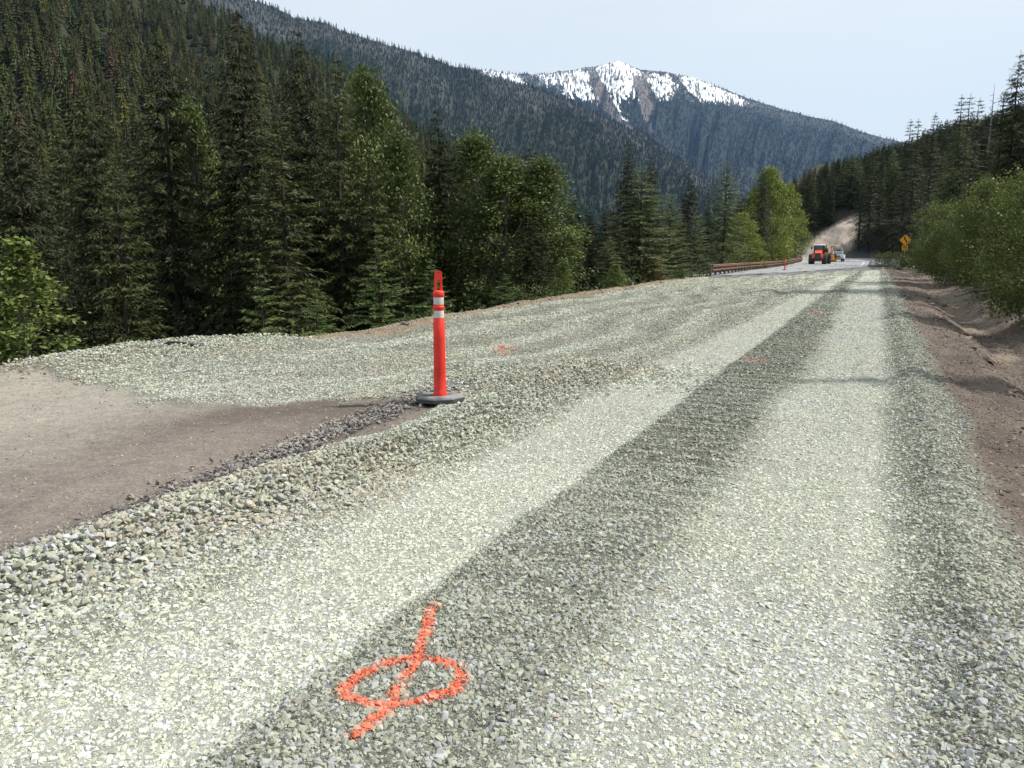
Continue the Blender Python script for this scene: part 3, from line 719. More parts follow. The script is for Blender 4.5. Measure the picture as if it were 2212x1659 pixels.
# ------------------------------------------------------------------ the red channelizer post
M_RED = mat('red_orange_plastic', (.70, .034, .020), rough=.5, noise=[(5, .14), (38, .10), (150, .08)], bump=[(20, .08, .01)], spec=.4)
M_SHEET = mat('dirty_white_reflective_sheet', (.60, .555, .53), rough=.35, noise=[(45, .16), (14, .12)])
M_RUB = mat('black_rubber', (.048, .05, .054), rough=.85, noise=[(12, .5)], bump=[(60, .4, .006)])
def dusty_rubber():
    m = mat('dusty_black_rubber', (.07, .072, .076), rough=.9, bump=[(50, .4, .006)]); nt = m.node_tree; N = nt.nodes; b = N['Principled BSDF']
    g = N.new('ShaderNodeNewGeometry'); sx = N.new('ShaderNodeSeparateXYZ'); nt.links.new(g.outputs['Normal'], sx.inputs[0])
    nn = N.new('ShaderNodeTexNoise'); nn.inputs['Scale'].default_value = 7; nn.inputs['Detail'].default_value = 6
    t = N.new('ShaderNodeTexCoord'); nt.links.new(t.outputs['Object'], nn.inputs['Vector'])
    r1 = N.new('ShaderNodeMapRange'); r1.inputs[1].default_value = .35; r1.inputs[2].default_value = .65; nt.links.new(nn.outputs['Fac'], r1.inputs[0])
    r2 = N.new('ShaderNodeMapRange'); r2.inputs[1].default_value = .5; r2.inputs[2].default_value = .9; nt.links.new(sx.outputs['Z'], r2.inputs[0])
    mu = N.new('ShaderNodeMath'); mu.operation = 'MULTIPLY'; nt.links.new(r1.outputs[0], mu.inputs[0]); nt.links.new(r2.outputs[0], mu.inputs[1])
    mxx = N.new('ShaderNodeMix'); mxx.data_type = 'RGBA'; nt.links.new(mu.outputs[0], mxx.inputs[0]); mxx.inputs[6].default_value = (.062, .064, .068, 1); mxx.inputs[7].default_value = (.27, .265, .25, 1)
    nt.links.new(mxx.outputs[2], b.inputs['Base Color']); return m
M_DUSTRUB = dusty_rubber()
def make_post(loc, rz, label):
    t = empty('channelizer_post', loc, rz); tag(t, label, 'traffic post', 'red traffic posts')
    b = MB(); n = 8; prof = []
    for i in range(8):
        a = math.pi / 8 + i * math.pi / 4; prof.append((math.cos(a) * .245, math.sin(a) * .20))
    V = [(x * 1.0, y * 1.0, .002) for x, y in prof] + [(x, y, .040) for x, y in prof] + [(x * .90, y * .88, .058) for x, y in prof]
    F = [list(range(8))[::-1], list(range(16, 24))] + [[j * 8 + i, j * 8 + (i + 1) % 8, (j + 1) * 8 + (i + 1) % 8, (j + 1) * 8 + i] for j in range(2) for i in range(8)]
    b.add(V, F).build('rubber_base', M_DUSTRUB, t, bevel=.006)
    P = MB().lathe([(.064, .055), (.066, .075), (.060, .085), (.057, .30), (.0545, .60), (.054, .765), (.049, .772), (.0485, .80), (.0475, .802), (.047, .872), (.0485, .874), (.0535, .884), (.0535, .908), (.0485, .914), (.0485, .926), (.047, .928), (.047, .998), (.050, 1.0), (.054, 1.006), (.054, 1.044), (.048, 1.052), (.030, 1.062)], 32)
    post = P.build('post', M_RED, t, smooth=True)
    for z in (.803, .929):
        MB().lathe([(.0472, z), (.0486, z + .001), (.0486, z + .067), (.0472, z + .068)], 32).build('reflective_band', M_SHEET, t, smooth=True)
    # handle: flat grip plate with two uprights, a slot and a hole
    h = MB()
    for sx in (-1, 1): h.box((sx * .0275, 0, 1.11), (.024, .024, .115), top=(.9, .9), sh=(-sx * .003, 0))
    h.prism([(-.011, 1.165), (.011, 1.165), (.009, 1.235), (-.009, 1.235)], -.0395, -.0395 + .0001) if False else None
    ring = []; no = 16
    outer = [(-.039, 1.160), (-.013, 1.160), (.013, 1.160), (.039, 1.160), (.037, 1.185), (.034, 1.21), (.031, 1.238), (.012, 1.242), (-.012, 1.242), (-.031, 1.238), (-.034, 1.21), (-.037, 1.185)]
    m = len(outer); cx_, cz_ = .002, 1.222; rr = .0065
    inner = []
    for (x, z) in outer:
        a = math.atan2(z - cz_, x - cx_); inner.append((cx_ + rr * math.cos(a), cz_ + rr * 1.2 * math.sin(a)))
    V = [(x, -.010, z) for x, z in outer] + [(x, -.010, z) for x, z in inner] + [(x, .010, z) for x, z in outer] + [(x, .010, z) for x, z in inner]
    F = []
    for i in range(m):
        j = (i + 1) % m
        F += [[i, j, m + j, m + i], [2 * m + j, 2 * m + i, 3 * m + i, 3 * m + j], [i, 2 * m + i, 2 * m + j, j], [m + j, 3 * m + j, 3 * m + i, m + i]]
    h.add(V, F); h.build('handle', M_RED, t, bevel=.0015)
    return t
px_, py_ = gnd(951, 873, -.03)
zb = gz(px_, py_)
POST = make_post((px_, py_, zb + .012), R(14), 'red-orange plastic traffic post on a black rubber base, in the middle of the gravel')
POST.scale = (1.0, 1.0, .985)
fx, fy, fz = gndz(1695, 584)
p2 = copy_tree(POST); p2.location = (fx, fy, fz + .05); p2['label'] = 'small red traffic post standing beside the rusty guardrail'

# ------------------------------------------------------------------ guardrail
M_RUST = mat('weathered_steel', (.20, .095, .068), rough=.8, noise=[(2, .25), (14, .2)])
M_WOOD = mat('grey_post_wood', (.16, .145, .13), rough=.9, noise=[(5, .3)])
def rail_line(u): return float(np.interp(u, [52, 81, 119, 164, 200], [-10.05, -11.6, -12.5, -13.6, -17.5]))
g0u = 53.5
gr = empty('guardrail', (*to_xy(g0u, rail_line(g0u)), gz(*to_xy(g0u, rail_line(g0u))))); tag(gr, 'long rusty double guardrail on grey posts along the valley side of the road', 'guardrail')
gl = Vector(gr.location); us = np.arange(g0u, 186, 2.6)
def rail_mesh(zc, hh):
    prof = [(-.03, -hh / 2), (.03, -hh * .42), (.05, -hh * .22), (.0, 0), (.05, hh * .22), (.03, hh * .42), (-.03, hh / 2), (-.05, hh * .2), (-.05, -hh * .2)]
    V = []; n = len(prof)
    for u in us:
        x, y = to_xy(u, rail_line(u)); z = float(base_z(u)) + zc
        for dv, dz in prof: V.append((x + dv * EC - gl.x, y - dv * ES - gl.y, z + dz - gl.z))
    F = [[i * n + j, i * n + (j + 1) % n, (i + 1) * n + (j + 1) % n, (i + 1) * n + j] for i in range(len(us) - 1) for j in range(n)] + [list(range(n)), [(len(us) - 1) * n + j for j in range(n)]]
    return MB().add(V, F)
rail_mesh(.72, .19).build('upper_rail', M_RUST, gr); rail_mesh(.42, .13).build('lower_rail', M_RUST, gr)
pm = MB().box((0, 0, .30), (.16, .20, 1.0)).build('post', M_WOOD, gr, bevel=.01)
for i, u in enumerate(us):
    q = pm if i == 0 else pm.copy()
    if i: COL.objects.link(q)
    x, y = to_xy(u, rail_line(u) - .14); q.parent = gr; q.location = (x - gl.x, y - gl.y, float(base_z(u)) - gl.z); q.rotation_euler = (0, 0, -RA)

# ------------------------------------------------------------------ road sign
M_SIGNY = mat('yellow_sign_sheet', (.80, .36, .012), rough=.4, noise=[(3, .06)]); M_BLK = mat('black_sign_ink', (.012, .012, .012), rough=.5); M_GALV = mat('galvanised_steel', (.42, .43, .43), rough=.5, metal=.5)
sx_, sy_, stop = at(1957, 506.5, 91.5)
sb = gz(sx_, sy_); HS = stop - sb
sg = empty('road_sign', (sx_, sy_, sb), -math.atan2(sx_, sy_)); tag(sg, 'yellow diamond reverse-curve warning sign with a 45 M.P.H. plaque on a thin post', 'road sign')
dg = .635  # half diagonal of the diamond
cz_ = HS - dg
MB().tube((0, .05, 0), (0, .05, HS - .15), .035, n=8).build('post', M_GALV, sg)
def plate(pts, y0, y1): return MB().add([(x, y0, z) for x, z in pts] + [(x, y1, z) for x, z in pts], [list(range(len(pts))), list(range(len(pts), 2 * len(pts)))[::-1]] + [[i, (i + 1) % len(pts), len(pts) + (i + 1) % len(pts), len(pts) + i] for i in range(len(pts))])
dia = []
for a in range(4):
    A0 = R(-90 + a * 90)
    for k in (-1, 0, 1):
        A1 = A0 + k * R(7); rr = dg * (.94 if k else .965); dia.append((rr * math.cos(A1), cz_ + rr * math.sin(A1)))
dp = plate(dia, 0, .004).build('diamond_plate', M_SIGNY, sg)
# thin border and the curving arrow
bo = MB(); s2 = dg * .90; s1 = dg * .875
Vb = [(s2 * math.cos(R(a)), -.004, cz_ + s2 * math.sin(R(a))) for a in (0, 90, 180, 270)] + [(s1 * math.cos(R(a)), -.004, cz_ + s1 * math.sin(R(a))) for a in (0, 90, 180, 270)]
bo.add(Vb, [[i, (i + 1) % 4, 4 + (i + 1) % 4, 4 + i] for i in range(4)]).build('border', M_BLK, dp)
cl = [(.13, -.32), (.13, -.20), (.10, -.10), (.02, -.01), (-.06, .07), (-.09, .14), (-.085, .22)]; w = .062; Va = []
for i, (x, z) in enumerate(cl):
    x0, z0 = cl[max(0, i - 1)]; x1, z1 = cl[min(len(cl) - 1, i + 1)]; l = math.hypot(x1 - x0, z1 - z0); nx_, nz_ = -(z1 - z0) / l, (x1 - x0) / l
    Va += [(x + nx_ * w, -.004, cz_ + z + nz_ * w), (x - nx_ * w, -.004, cz_ + z - nz_ * w)]
ar = MB().add(Va, [[2 * i, 2 * i + 1, 2 * i + 3, 2 * i + 2] for i in range(len(cl) - 1)])
ar.add([(-.235, -.004, cz_ + .17), (.075, -.004, cz_ + .205), (-.10, -.004, cz_ + .40)], [[0, 1, 2]]); ar.build('curve_arrow', M_BLK, dp)
pw, ph = .62, .60; pc = cz_ - dg - ph / 2 + .02
pl = plate([(-pw / 2, pc - ph / 2), (pw / 2, pc - ph / 2), (pw / 2, pc + ph / 2), (-pw / 2, pc + ph / 2)], 0, .004).build('speed_plaque', M_SIGNY, sg, bevel=.002)
def lettering(txt, size, x, z, parent, material, yy=-.004, xs=1.0, name='lettering', bold=.0):
    cu = bpy.data.curves.new(name, 'FONT'); cu.body = txt; cu.size = size; cu.align_x = 'CENTER'; cu.align_y = 'CENTER'; cu.offset = bold; cu.extrude = .001
    tmp = bpy.data.objects.new(name, cu); me = bpy.data.meshes.new_from_object(tmp); bpy.data.objects.remove(tmp); me.materials.append(material)
    o = bpy.data.objects.new(name, me); COL.objects.link(o); o.parent = parent; o.location = (x, yy, z); o.rotation_euler = (math.pi / 2, 0, 0); o.scale = (xs, 1, 1); return o
lettering('45', .40, 0, pc + .09, pl, M_BLK, bold=.010, xs=1.1); lettering('M.P.H.', .17, 0, pc - .18, pl, M_BLK, bold=.004)

# ------------------------------------------------------------------ vehicles
M_ORANGE = mat('orange_machine_paint', (.80, .085, .02), rough=.35, noise=[(2, .08)], spec=.5); M_DKMET = mat('dark_machine_metal', (.028, .03, .036), rough=.5); M_TYRE = mat('dusty_tyre', (.055, .053, .05), rough=.9, noise=[(6, .3)])
M_GLASS = mat('tinted_glass', (.05, .065, .07), rough=.06, spec=.8); M_WPAINT = mat('white_paint', (.74, .75, .76), rough=.3, spec=.5); M_YPAINT = mat('yellow_machine_paint', (.60, .30, .02), rough=.5, noise=[(3, .15)])
M_RUSTR = mat('red_oxide_paint', (.32, .10, .05), rough=.7, noise=[(4, .2)]); M_LAMP = mat('lamp_lens', (.75, .76, .78), rough=.15, spec=.6); M_AMBER = mat('amber_lens', (.75, .22, .03), rough=.3); M_CHROME = mat('chrome', (.55, .56, .58), rough=.2, metal=.9); M_GREYM = mat('grey_grille', (.16, .165, .17), rough=.45, metal=.3)
def wheel(parent, x, y, r, w, rim_m, k=.55, hub=None):
    Mx = Matrix.Translation((x, y, r)) @ Matrix.Rotation(math.pi / 2, 4, 'Y')
    e = MB().lathe([(r * k, -w / 2), (r * .9, -w / 2), (r * .985, -w * .40), (r, -w * .15), (r, w * .15), (r * .985, w * .40), (r * .9, w / 2), (r * k, w / 2)], 28, Mx)
    for i in range(20):                                     # tread bars
        a = 2 * math.pi * i / 20
        for sgn in (-1, 1):
            B = Mx @ Matrix.Rotation(a + sgn * .07, 4, 'Z') @ Matrix.Translation((r * 1.0, 0, sgn * w * .22)) @ Matrix.Rotation(sgn * .5, 4, 'X')
            e.box((0, 0, 0), (r * .07, r * .07, w * .42), B)
    wh = e.build('wheel', M_TYRE, parent, smooth=True)
    MB().lathe([(.02, -w * .30), (r * k * .98, -w * .42), (r * k, -w * .46), (r * k, w * .46), (r * k * .98, w * .42), (.02, w * .30)], 24, Mx).build('rim', rim_m, wh, smooth=True)
    return wh
# tractor: local -Y is forward, towards the camera
def heading(u): return -math.atan2(ES, EC)
tx, ty, tz = gndz(1767, 570.5)
tr = empty('tractor', (tx, ty, tz + .035), -RA + R(1)); tr.scale = (.94, .94, .94); tag(tr, 'orange articulated tractor with wide black tyres facing the camera on the paved road', 'tractor')
MB().add([(-.62, -2.9, 1.15), (.62, -2.9, 1.15), (.72, -.6, 1.2), (-.72, -.6, 1.2), (-.50, -2.85, 1.95), (.50, -2.85, 1.95), (.60, -.6, 2.45), (-.60, -.6, 2.45)],
         [[0, 3, 2, 1], [4, 5, 6, 7], [0, 1, 5, 4], [1, 2, 6, 5], [2, 3, 7, 6], [3, 0, 4, 7]]).build('hood', M_ORANGE, tr, bevel=.10, smooth=True)
for s_ in (-1, 1):
    MB().box((s_ * .72, -2.35, 1.35), (.42, 1.0, .75), top=(.75, .8), sh=(-s_ * .05, .1)).build('front_fender', M_ORANGE, tr, bevel=.06, smooth=True)
grl = MB().box((0, -2.93, 1.38), (.86, .10, 1.05)).build('grille', M_DKMET, tr, bevel=.02)
for i in range(6): MB().box((-.36 + i * .144, -3.0, 1.42), (.05, .06, .98)).build('grille_bar', M_GREYM, grl)
MB().box((0, -2.95, .72), (1.3, .35, .45)).build('front_weight', M_DKMET, tr, bevel=.03)
MB().box((0, -.2, .95), (1.1, 5.0, .45)).build('chassis', M_DKMET, tr, bevel=.02)
cb = MB()
for sx in (-1, 1):
    for (y0, y1) in ((-.55, -.35), (1.05, .95)): cb.box((sx * .80, y0, 2.35), (.14, .14, 1.75), top=(1, 1), sh=(-sx * .06, y1 - y0))
cb.box((0, .3, 1.45), (1.72, 1.9, .35)); cb.box((0, 1.0, 1.9), (1.6, .1, .7)); cb.build('cab', M_DKMET, tr, bevel=.02)
MB().box((0, .28, 2.42), (1.50, 1.40, 1.60), top=(.93, .95)).build('cab_glass', M_GLASS, tr, bevel=.03)
rf = MB().box((0, .25, 3.32), (1.86, 1.95, .20), top=(.9, .88)).build('cab_roof', M_WPAINT, tr, bevel=.05, smooth=True)
MB().lathe([(.09, 3.42), (.09, 3.60), (.05, 3.66)], 12, Matrix.Translation((-.05, .1, 0))).build('beacon', M_AMBER, rf)
for sx in (-1, 1):
    mr = MB().tube((sx * .85, -.45, 2.9), (sx * 1.15, -.6, 2.85), .03, n=6); mr.box((sx * 1.18, -.62, 2.72), (.24, .08, .42)); mr.build('mirror', M_DKMET, tr, bevel=.01)
    for yy in (-2.9,): MB().box((sx * .42, -2.93, 1.98), (.22, .06, .12)).build('headlight', M_LAMP, tr)
MB().tube((.92, -.75, 1.7), (.92, -.75, 3.2), .07, n=10).build('exhaust', M_DKMET, tr)
for (x, y) in ((-1.08, -1.95), (1.08, -1.95), (-1.08, 1.95), (1.08, 1.95)): wheel(tr, x, y, .86, .80, M_RUSTR)
wheel(tr, 1.75, 2.1, .90, .55, M_RUSTR, .6)
# yellow towed scraper
yx, yy_, yz = at(1789, 568.5, 146); yzb = float(base_z(to_uv(yx, yy_)[0]))
ys = empty('towed_scraper', (yx, yy_, yzb + .035), -RA); tag(ys, 'yellow towed scraper with an upright rust-brown frame behind the orange tractor', 'construction machine')
MB().box((-.15, .9, .85), (2.3, 2.6, .8), top=(.92, .9)).build('bowl', M_YPAINT, ys, bevel=.05)
MB().box((0, -.75, .42), (2.5, .35, .30)).box((.75, -.55, .8), (.30, .3, .9)).box((-.75, -.55, .8), (.30, .3, .9)).build('apron', M_YPAINT, ys, bevel=.03)
MB().box((-.45, -.1, 1.95), (.9, 1.0, 1.35), top=(.85, .85)).build('engine_housing', M_YPAINT, ys, bevel=.05)
MB().box((-.45, -.62, 2.05), (.6, .06, .55)).build('radiator_grille', M_DKMET, ys)
fr = MB()
for sx in (.35, 1.0): fr.box((sx, .1, 1.75), (.13, .16, 2.1))
fr.box((.68, .1, 2.78), (.85, .2, .18)); fr.build('upright_frame', M_RUSTR, ys, bevel=.01)
MB().tube((.62, -.1, 1.0), (.72, .0, 2.6), .07, n=8).build('hydraulic_cylinder', M_CHROME, ys)
MB().tube((-.55, -.1, 2.6), (-.55, -.1, 3.1), .09, n=8).build('exhaust', M_DKMET, ys)
for sx in (-1, 1): wheel(ys, sx * .95, 2.6, .75, .6, M_YPAINT)
for sx in (-1, 1): wheel(ys, sx * .6, -.2, .38, .3, M_YPAINT)
# pickup truck
kx, ky, _z = at(1810, 566, 150); kzb = float(base_z(to_uv(kx, ky)[0]))
pk = empty('pickup_truck', (kx, ky, kzb + .035), -RA + R(-3)); tag(pk, 'white pickup truck with a roof rack facing the camera on the paved road', 'pickup truck')
W2 = .98
bd = MB().prism([(-2.9, .55), (-2.95, .95), (-2.85, 1.22), (-1.35, 1.32), (-.55, 1.88), (.95, 1.92), (1.45, 1.38), (2.9, 1.36), (2.92, .6), (2.2, .5), (-2.2, .5)], -W2, W2)
bd.V = [(x * (1 - .16 * max(0, (z - 1.3) / .6)), y, z) for x, y, z in bd.V]; body = bd.build('body', M_WPAINT, pk, bevel=.05, smooth=True)
MB().add([(-.80, -1.34, 1.36), (.80, -1.34, 1.36), (.72, -.60, 1.87), (-.72, -.60, 1.87), (-.78, -1.40, 1.37), (.78, -1.40, 1.37), (.70, -.66, 1.885), (-.70, -.66, 1.885)], [[0, 1, 2, 3], [7, 6, 5, 4], [0, 4, 5, 1], [1, 5, 6, 2], [2, 6, 7, 3], [3, 7, 4, 0]]).build('windshield', mat('sky_reflecting_glass', (.16, .20, .22), rough=.08, spec=1.0), pk)
for s_ in (-1, 1): MB().prism([(-.95, 1.42), (-.45, 1.80), (.85, 1.82), (1.2, 1.42)], s_ * (W2 - .135), s_ * (W2 - .05)).build('side_window', M_GLASS, pk)
g_ = MB().box((0, -2.95, 1.0), (1.30, .10, .40)).build('grille', M_GREYM, pk, bevel=.02)
for i in range(3): MB().box((0, -3.01, .88 + .12 * i), (1.22, .04, .04)).build('grille_bar', M_CHROME, g_)
for s_ in (-1, 1):
    MB().box((s_ * .80, -2.93, 1.02), (.30, .12, .30)).build('headlight', M_LAMP, pk, bevel=.02)
    MB().box((s_ * 1.14, -.85, 1.45), (.22, .10, .26)).tube((s_ * .95, -.8, 1.38), (s_ * 1.08, -.82, 1.4), .03, n=6).build('mirror', M_DKMET, pk)
MB().box((0, -3.0, .62), (1.9, .22, .24)).build('bumper', M_CHROME, pk, bevel=.03)
MB().box((0, -2.9, .45), (1.7, .15, .16)).build('lower_valance', M_DKMET, pk)
rk = MB()
for s_ in (-1, 1): rk.box((s_ * .62, .2, 2.02), (.05, 1.3, .05)); 
for yy in (-.4, .2, .8): rk.box((0, yy, 2.06), (1.3, .06, .05))
rk.box((-.1, -.1, 2.14), (.75, .3, .11)); rk.box((.1, .3, 2.2), (.4, .25, .12)); rk.build('roof_rack', M_DKMET, pk)
MB().lathe([(.10, 2.08), (.12, 2.26), (.06, 2.3)], 10, Matrix.Translation((.62, -.3, 0))).build('spotlight', M_LAMP, pk)
for (x, y) in ((-.85, -1.95), (.85, -1.95), (-.85, 1.75), (.85, 1.75)): wheel(pk, x, y, .40, .27, M_CHROME, .6)
# ------------------------------------------------------------------ trees: prototypes
M_BARK = mat('bark', (.050, .041, .034), rough=.95, noise=[(3, .3)], bump=[(12, .5, .03)])
M_GREYBARK = mat('grey_bark', (.17, .155, .14), rough=.95, noise=[(3, .3)])
def leaf_mat(name, transl=.25): return mat(name, attr=True, rough=.55, spec=.22, transl=transl)
M_NEEDLE = leaf_mat('conifer_needles', .18); M_LEAF = leaf_mat('broad_leaves', .26)
def kites(B, D, N, l, w, col, bend=.0):
    """kite-shaped blades: base B, direction D, side N, length l, width w -> V, F, C"""
    n = len(B); l = l[:, None]; w = w[:, None]
    mid = B + D * l * .42; tip = B + D * l; tip = tip.copy(); tip[:, 2] -= (l[:, 0] * bend)
    V = np.stack([B, mid + N * w * .5, tip, mid - N * w * .5], 1).reshape(-1, 3)
    F = np.arange(4 * n).reshape(n, 4); C = np.repeat(col, 4, axis=0); return V, F, C
def unit(a): return a / np.maximum(1e-9, np.linalg.norm(a, axis=-1, keepdims=True))
def trunk_mesh(name, H, r, seed, material, bare=0, lean=.02, limbs=0, n=8):
    rs = np.random.default_rng(seed); b = MB(); k = 9; pts = []
    for i in range(k):
        t = i / (k - 1); pts.append((lean * H * math.sin(t * 2.2 + seed) * t, lean * H * math.cos(t * 1.7 + seed) * t, t * H))
    for i in range(k - 1): b.tube(pts[i], pts[i + 1], r * (1 - i / (k - 1)) ** .8 + .004 * H / 8, r * (1 - (i + 1) / (k - 1)) ** .8 + .004 * H / 8, n, cap=False)
    for i in range(bare):
        t = rs.uniform(.08, .95); a = rs.uniform(0, 6.28); l = (1.05 - t) * H * .09 * rs.uniform(.4, 1.2) + .15; p = (lean * H * math.sin(t * 2.2 + seed) * t, lean * H * math.cos(t * 1.7 + seed) * t, t * H)
        b.tube(p, (p[0] + math.cos(a) * l, p[1] + math.sin(a) * l, p[2] + l * rs.uniform(-.35, .3)), .004 * H * .6 + .01, .004, 4, cap=False)
    o = b.build(name, material); me = o.data; bpy.data.objects.remove(o); return me, pts
def conifer_mesh(seed, H, R, levels, per, blade, tone, tone2, bare=.03, droop=.45, lift=.12, gap=.12, bw=.26, spread=.30, power=.75, hang=.25, vary=.55):
    rs = np.random.default_rng(seed); Bs, Ds, Ns, Ls, Ws, Cs = [], [], [], [], [], []
    for i in range(levels):
        t = bare + (1 - bare) * (i + rs.uniform(-.3, .3)) / levels; t = min(max(t, bare), .995); z = t * H
        for k in range(per):
            if rs.random() < gap: continue
            a = rs.uniform(0, 6.283); L_ = R * ((1 - t) ** power) * rs.uniform(vary, 1.12) + .02 * R
            if t < .12: L_ *= .7 + 2 * t
            d = np.array([math.cos(a), math.sin(a), 0]); up = lift + .5 * max(0, t - .6)
            nb = max(5, int(L_ / (blade * spread))); s = np.linspace(.08, 1, nb) ** .85
            P = np.array([0, 0, z]) + d * (L_ * s)[:, None]; P[:, 2] += L_ * (up * s - droop * (1 - .6 * t) * s * s)
            P[:, 2] += .06 * L_ * np.sin(s * 5 + a)
            perp = np.array([-d[1], d[0], 0]); br = rs.uniform(.72, 1.25); hue = rs.random()
            for side in (-1, 1, 0):
                m = nb if side else max(3, nb // 2)
                q = P if side else P[::2][:m]; n = len(q); ss = s if side else s[::2][:m]
                ang = rs.uniform(.55, 1.15, n); dr = d * np.cos(ang)[:, None] + perp * (side * np.sin(ang))[:, None]
                dr[:, 2] += -hang * rs.uniform(0, 1.2, n) + (0 if side else rs.uniform(-.1, .5, n)); dr = unit(dr)
                nn = unit(np.cross(dr, np.array([0, 0, 1.0]) + rs.normal(size=(n, 3)) * .55))
                l = blade * rs.uniform(.6, 1.25, n) * (1 - .45 * ss) * min(1.0, .35 + L_ / (R * .6)); Bs.append(q + rs.normal(size=(n, 3)) * blade * .08); Ds.append(dr); Ns.append(nn); Ls.append(l); Ws.append(l * bw)
                mixv = np.clip(hue * .6 + .5 * ss * rs.uniform(.3, 1, n), 0, 1)[:, None]
                Cs.append((np.asarray(tone) * (1 - mixv) + np.asarray(tone2) * mixv) * br * rs.uniform(.8, 1.2, (n, 1)))
    # leader
    n = 16; q = np.zeros((n, 3)); q[:, 2] = np.linspace(.955, 1.0, n) * H; dr = unit(np.column_stack([rs.normal(size=(n, 2)) * .6, np.full(n, .7)]))
    Bs.append(q); Ds.append(dr); Ns.append(unit(np.cross(dr, rs.normal(size=(n, 3))))); l = np.full(n, blade * .45); Ls.append(l); Ws.append(l * bw); Cs.append(np.tile(tone2, (n, 1)))
    return kites(np.vstack(Bs), np.vstack(Ds), np.vstack(Ns), np.concatenate(Ls), np.concatenate(Ws), np.vstack(Cs), bend=.12)
def crown_data(name, VFC, material): V, F, C = VFC; return new_mesh(name, V, F, [material], C, link=False)
def broadleaf(seed, H, R, clusters, leaves, leaf, tone, tone2, base=.12, shape='column', crad=.5, limb_m=None, trunk_r=None, multi=1):
    """leaf clumps on real limbs; gaps between the clumps"""
    rs = np.random.default_rng(seed); b = MB(); cen = []
    stems = [np.array([rs.normal() * .02 * H * (multi > 1), rs.normal() * .02 * H * (multi > 1), 0]) for _ in range(multi)]; leans = [rs.normal(size=2) * (.16 if multi > 1 else .02) for _ in range(multi)]
    tr_ = trunk_r or H * .012
    def stem_pt(j, t): return stems[j] + np.array([leans[j][0] * H * t, leans[j][1] * H * t, H * t * .96])
    for j in range(multi):
        for i in range(6): b.tube(stem_pt(j, i / 6), stem_pt(j, (i + 1) / 6), tr_ * (1 - i / 6.3), tr_ * (1 - (i + 1) / 6.3), 7, cap=False)
    for c in range(clusters):
        t = base + (1 - base) * (c + rs.random()) / clusters
        if shape == 'column': prof = min(1, (t / .25) ** .7) * (1 - max(0, (t - .35) / .65) ** 1.6) ** .8
        elif shape == 'cone': prof = (1 - t) ** .8 + .05
        else: prof = math.sqrt(max(.02, 1 - ((t - .45) / .58) ** 2))
        rr = R * prof * math.sqrt(rs.uniform(.15, 1)); a = rs.uniform(0, 6.28); j = rs.integers(0, multi)
        p0 = stem_pt(j, max(.04, t - .12 - .1 * rr / R)); ax = stem_pt(j, t); p = np.array([ax[0] + math.cos(a) * rr, ax[1] + math.sin(a) * rr, t * H])
        cen.append((p, rs.uniform(.65, 1.25) * (1 - .55 * t * (shape == 'cone')), rs.uniform(.75, 1.25), rs.random(), np.array([math.cos(a), math.sin(a), .35])))
        if c % 2 == 0: 
            mid = p0 * .45 + p * .55 - np.array([0, 0, .06 * H * (rr / R) * .5]); b.tube(p0, mid, tr_ * .32, tr_ * .2, 5, cap=False); b.tube(mid, p, tr_ * .2, tr_ * .07, 5, cap=False)
    Bs, Ds, Ns, Ls, Cs = [], [], [], [], []
    for (p, sz, br, hue, od) in cen:
        n = int(leaves * max(.5, sz)); x = rs.normal(size=(n, 3)) * crad * sz * np.array([1, 1, .75]) * .55 
        q = p + x; dr = unit(od + rs.normal(size=(n, 3)) * .9 - np.array([0, 0, .25])); Bs.append(q); Ds.append(dr)
        Ns.append(unit(np.cross(dr, np.array([0, 0, 1.]) + rs.normal(size=(n, 3)) * .8))); Ls.append(leaf * rs.uniform(.6, 1.3, n))
        mv = np.clip(hue * .7 + rs.random(n) * .45, 0, 1)[:, None]; Cs.append((np.asarray(tone) * (1 - mv) + np.asarray(tone2) * mv) * br * rs.uniform(.8, 1.2, (n, 1)))
    l = np.concatenate(Ls); VFC = kites(np.vstack(Bs), np.vstack(Ds), np.vstack(Ns), l, l * .68, np.vstack(Cs), bend=.15)
    o = b.build('trunk', limb_m or M_GREYBARK); me = o.data; bpy.data.objects.remove(o)
    return crown_data('crown', VFC, M_LEAF), me
SPR = (.021, .027, .010); SPR2 = (.050, .058, .021); FIR = (.070, .115, .034); FIR2 = (.165, .215, .065)
PROTO = {}
def add_conifer(key, **kw):
    H = kw['H']; cr = crown_data('crown', conifer_mesh(**kw), M_NEEDLE); tm, _ = trunk_mesh('trunk', H * .99, H * .0125, kw['seed'], M_BARK, bare=14, lean=.006); PROTO[key] = (cr, tm, H, kw['R'])
for i in range(4): add_conifer('spruce%d' % i, seed=1000 + i, H=16., R=3.5 + .3 * (i % 2), levels=52, per=8, blade=.42, tone=SPR, tone2=SPR2, gap=.06, droop=.50, power=.52 + .06 * i, hang=.5, spread=.27, vary=.78)
for i in range(3): add_conifer('hemlock%d' % i, seed=1100 + i, H=15., R=3.1, levels=46, per=8, blade=.38, tone=(.046, .058, .019), tone2=(.098, .112, .036), gap=.08, droop=.40, lift=.2, power=.62, hang=.35, spread=.28, vary=.7)
for i in range(3): add_conifer('youngfir%d' % i, seed=1200 + i, H=4., R=1.25, levels=20, per=6, blade=.20, tone=FIR, tone2=FIR2, gap=.08, droop=.25, lift=.32, power=.8, hang=.12, bw=.22, spread=.22)
for i in range(2): add_conifer('bigfir%d' % i, seed=1300 + i, H=11., R=2.9, levels=38, per=8, blade=.33, tone=(.085, .118, .048), tone2=(.19, .225, .095), gap=.08, droop=.28, lift=.30, power=.62, hang=.2, bw=.22, spread=.27, vary=.7)
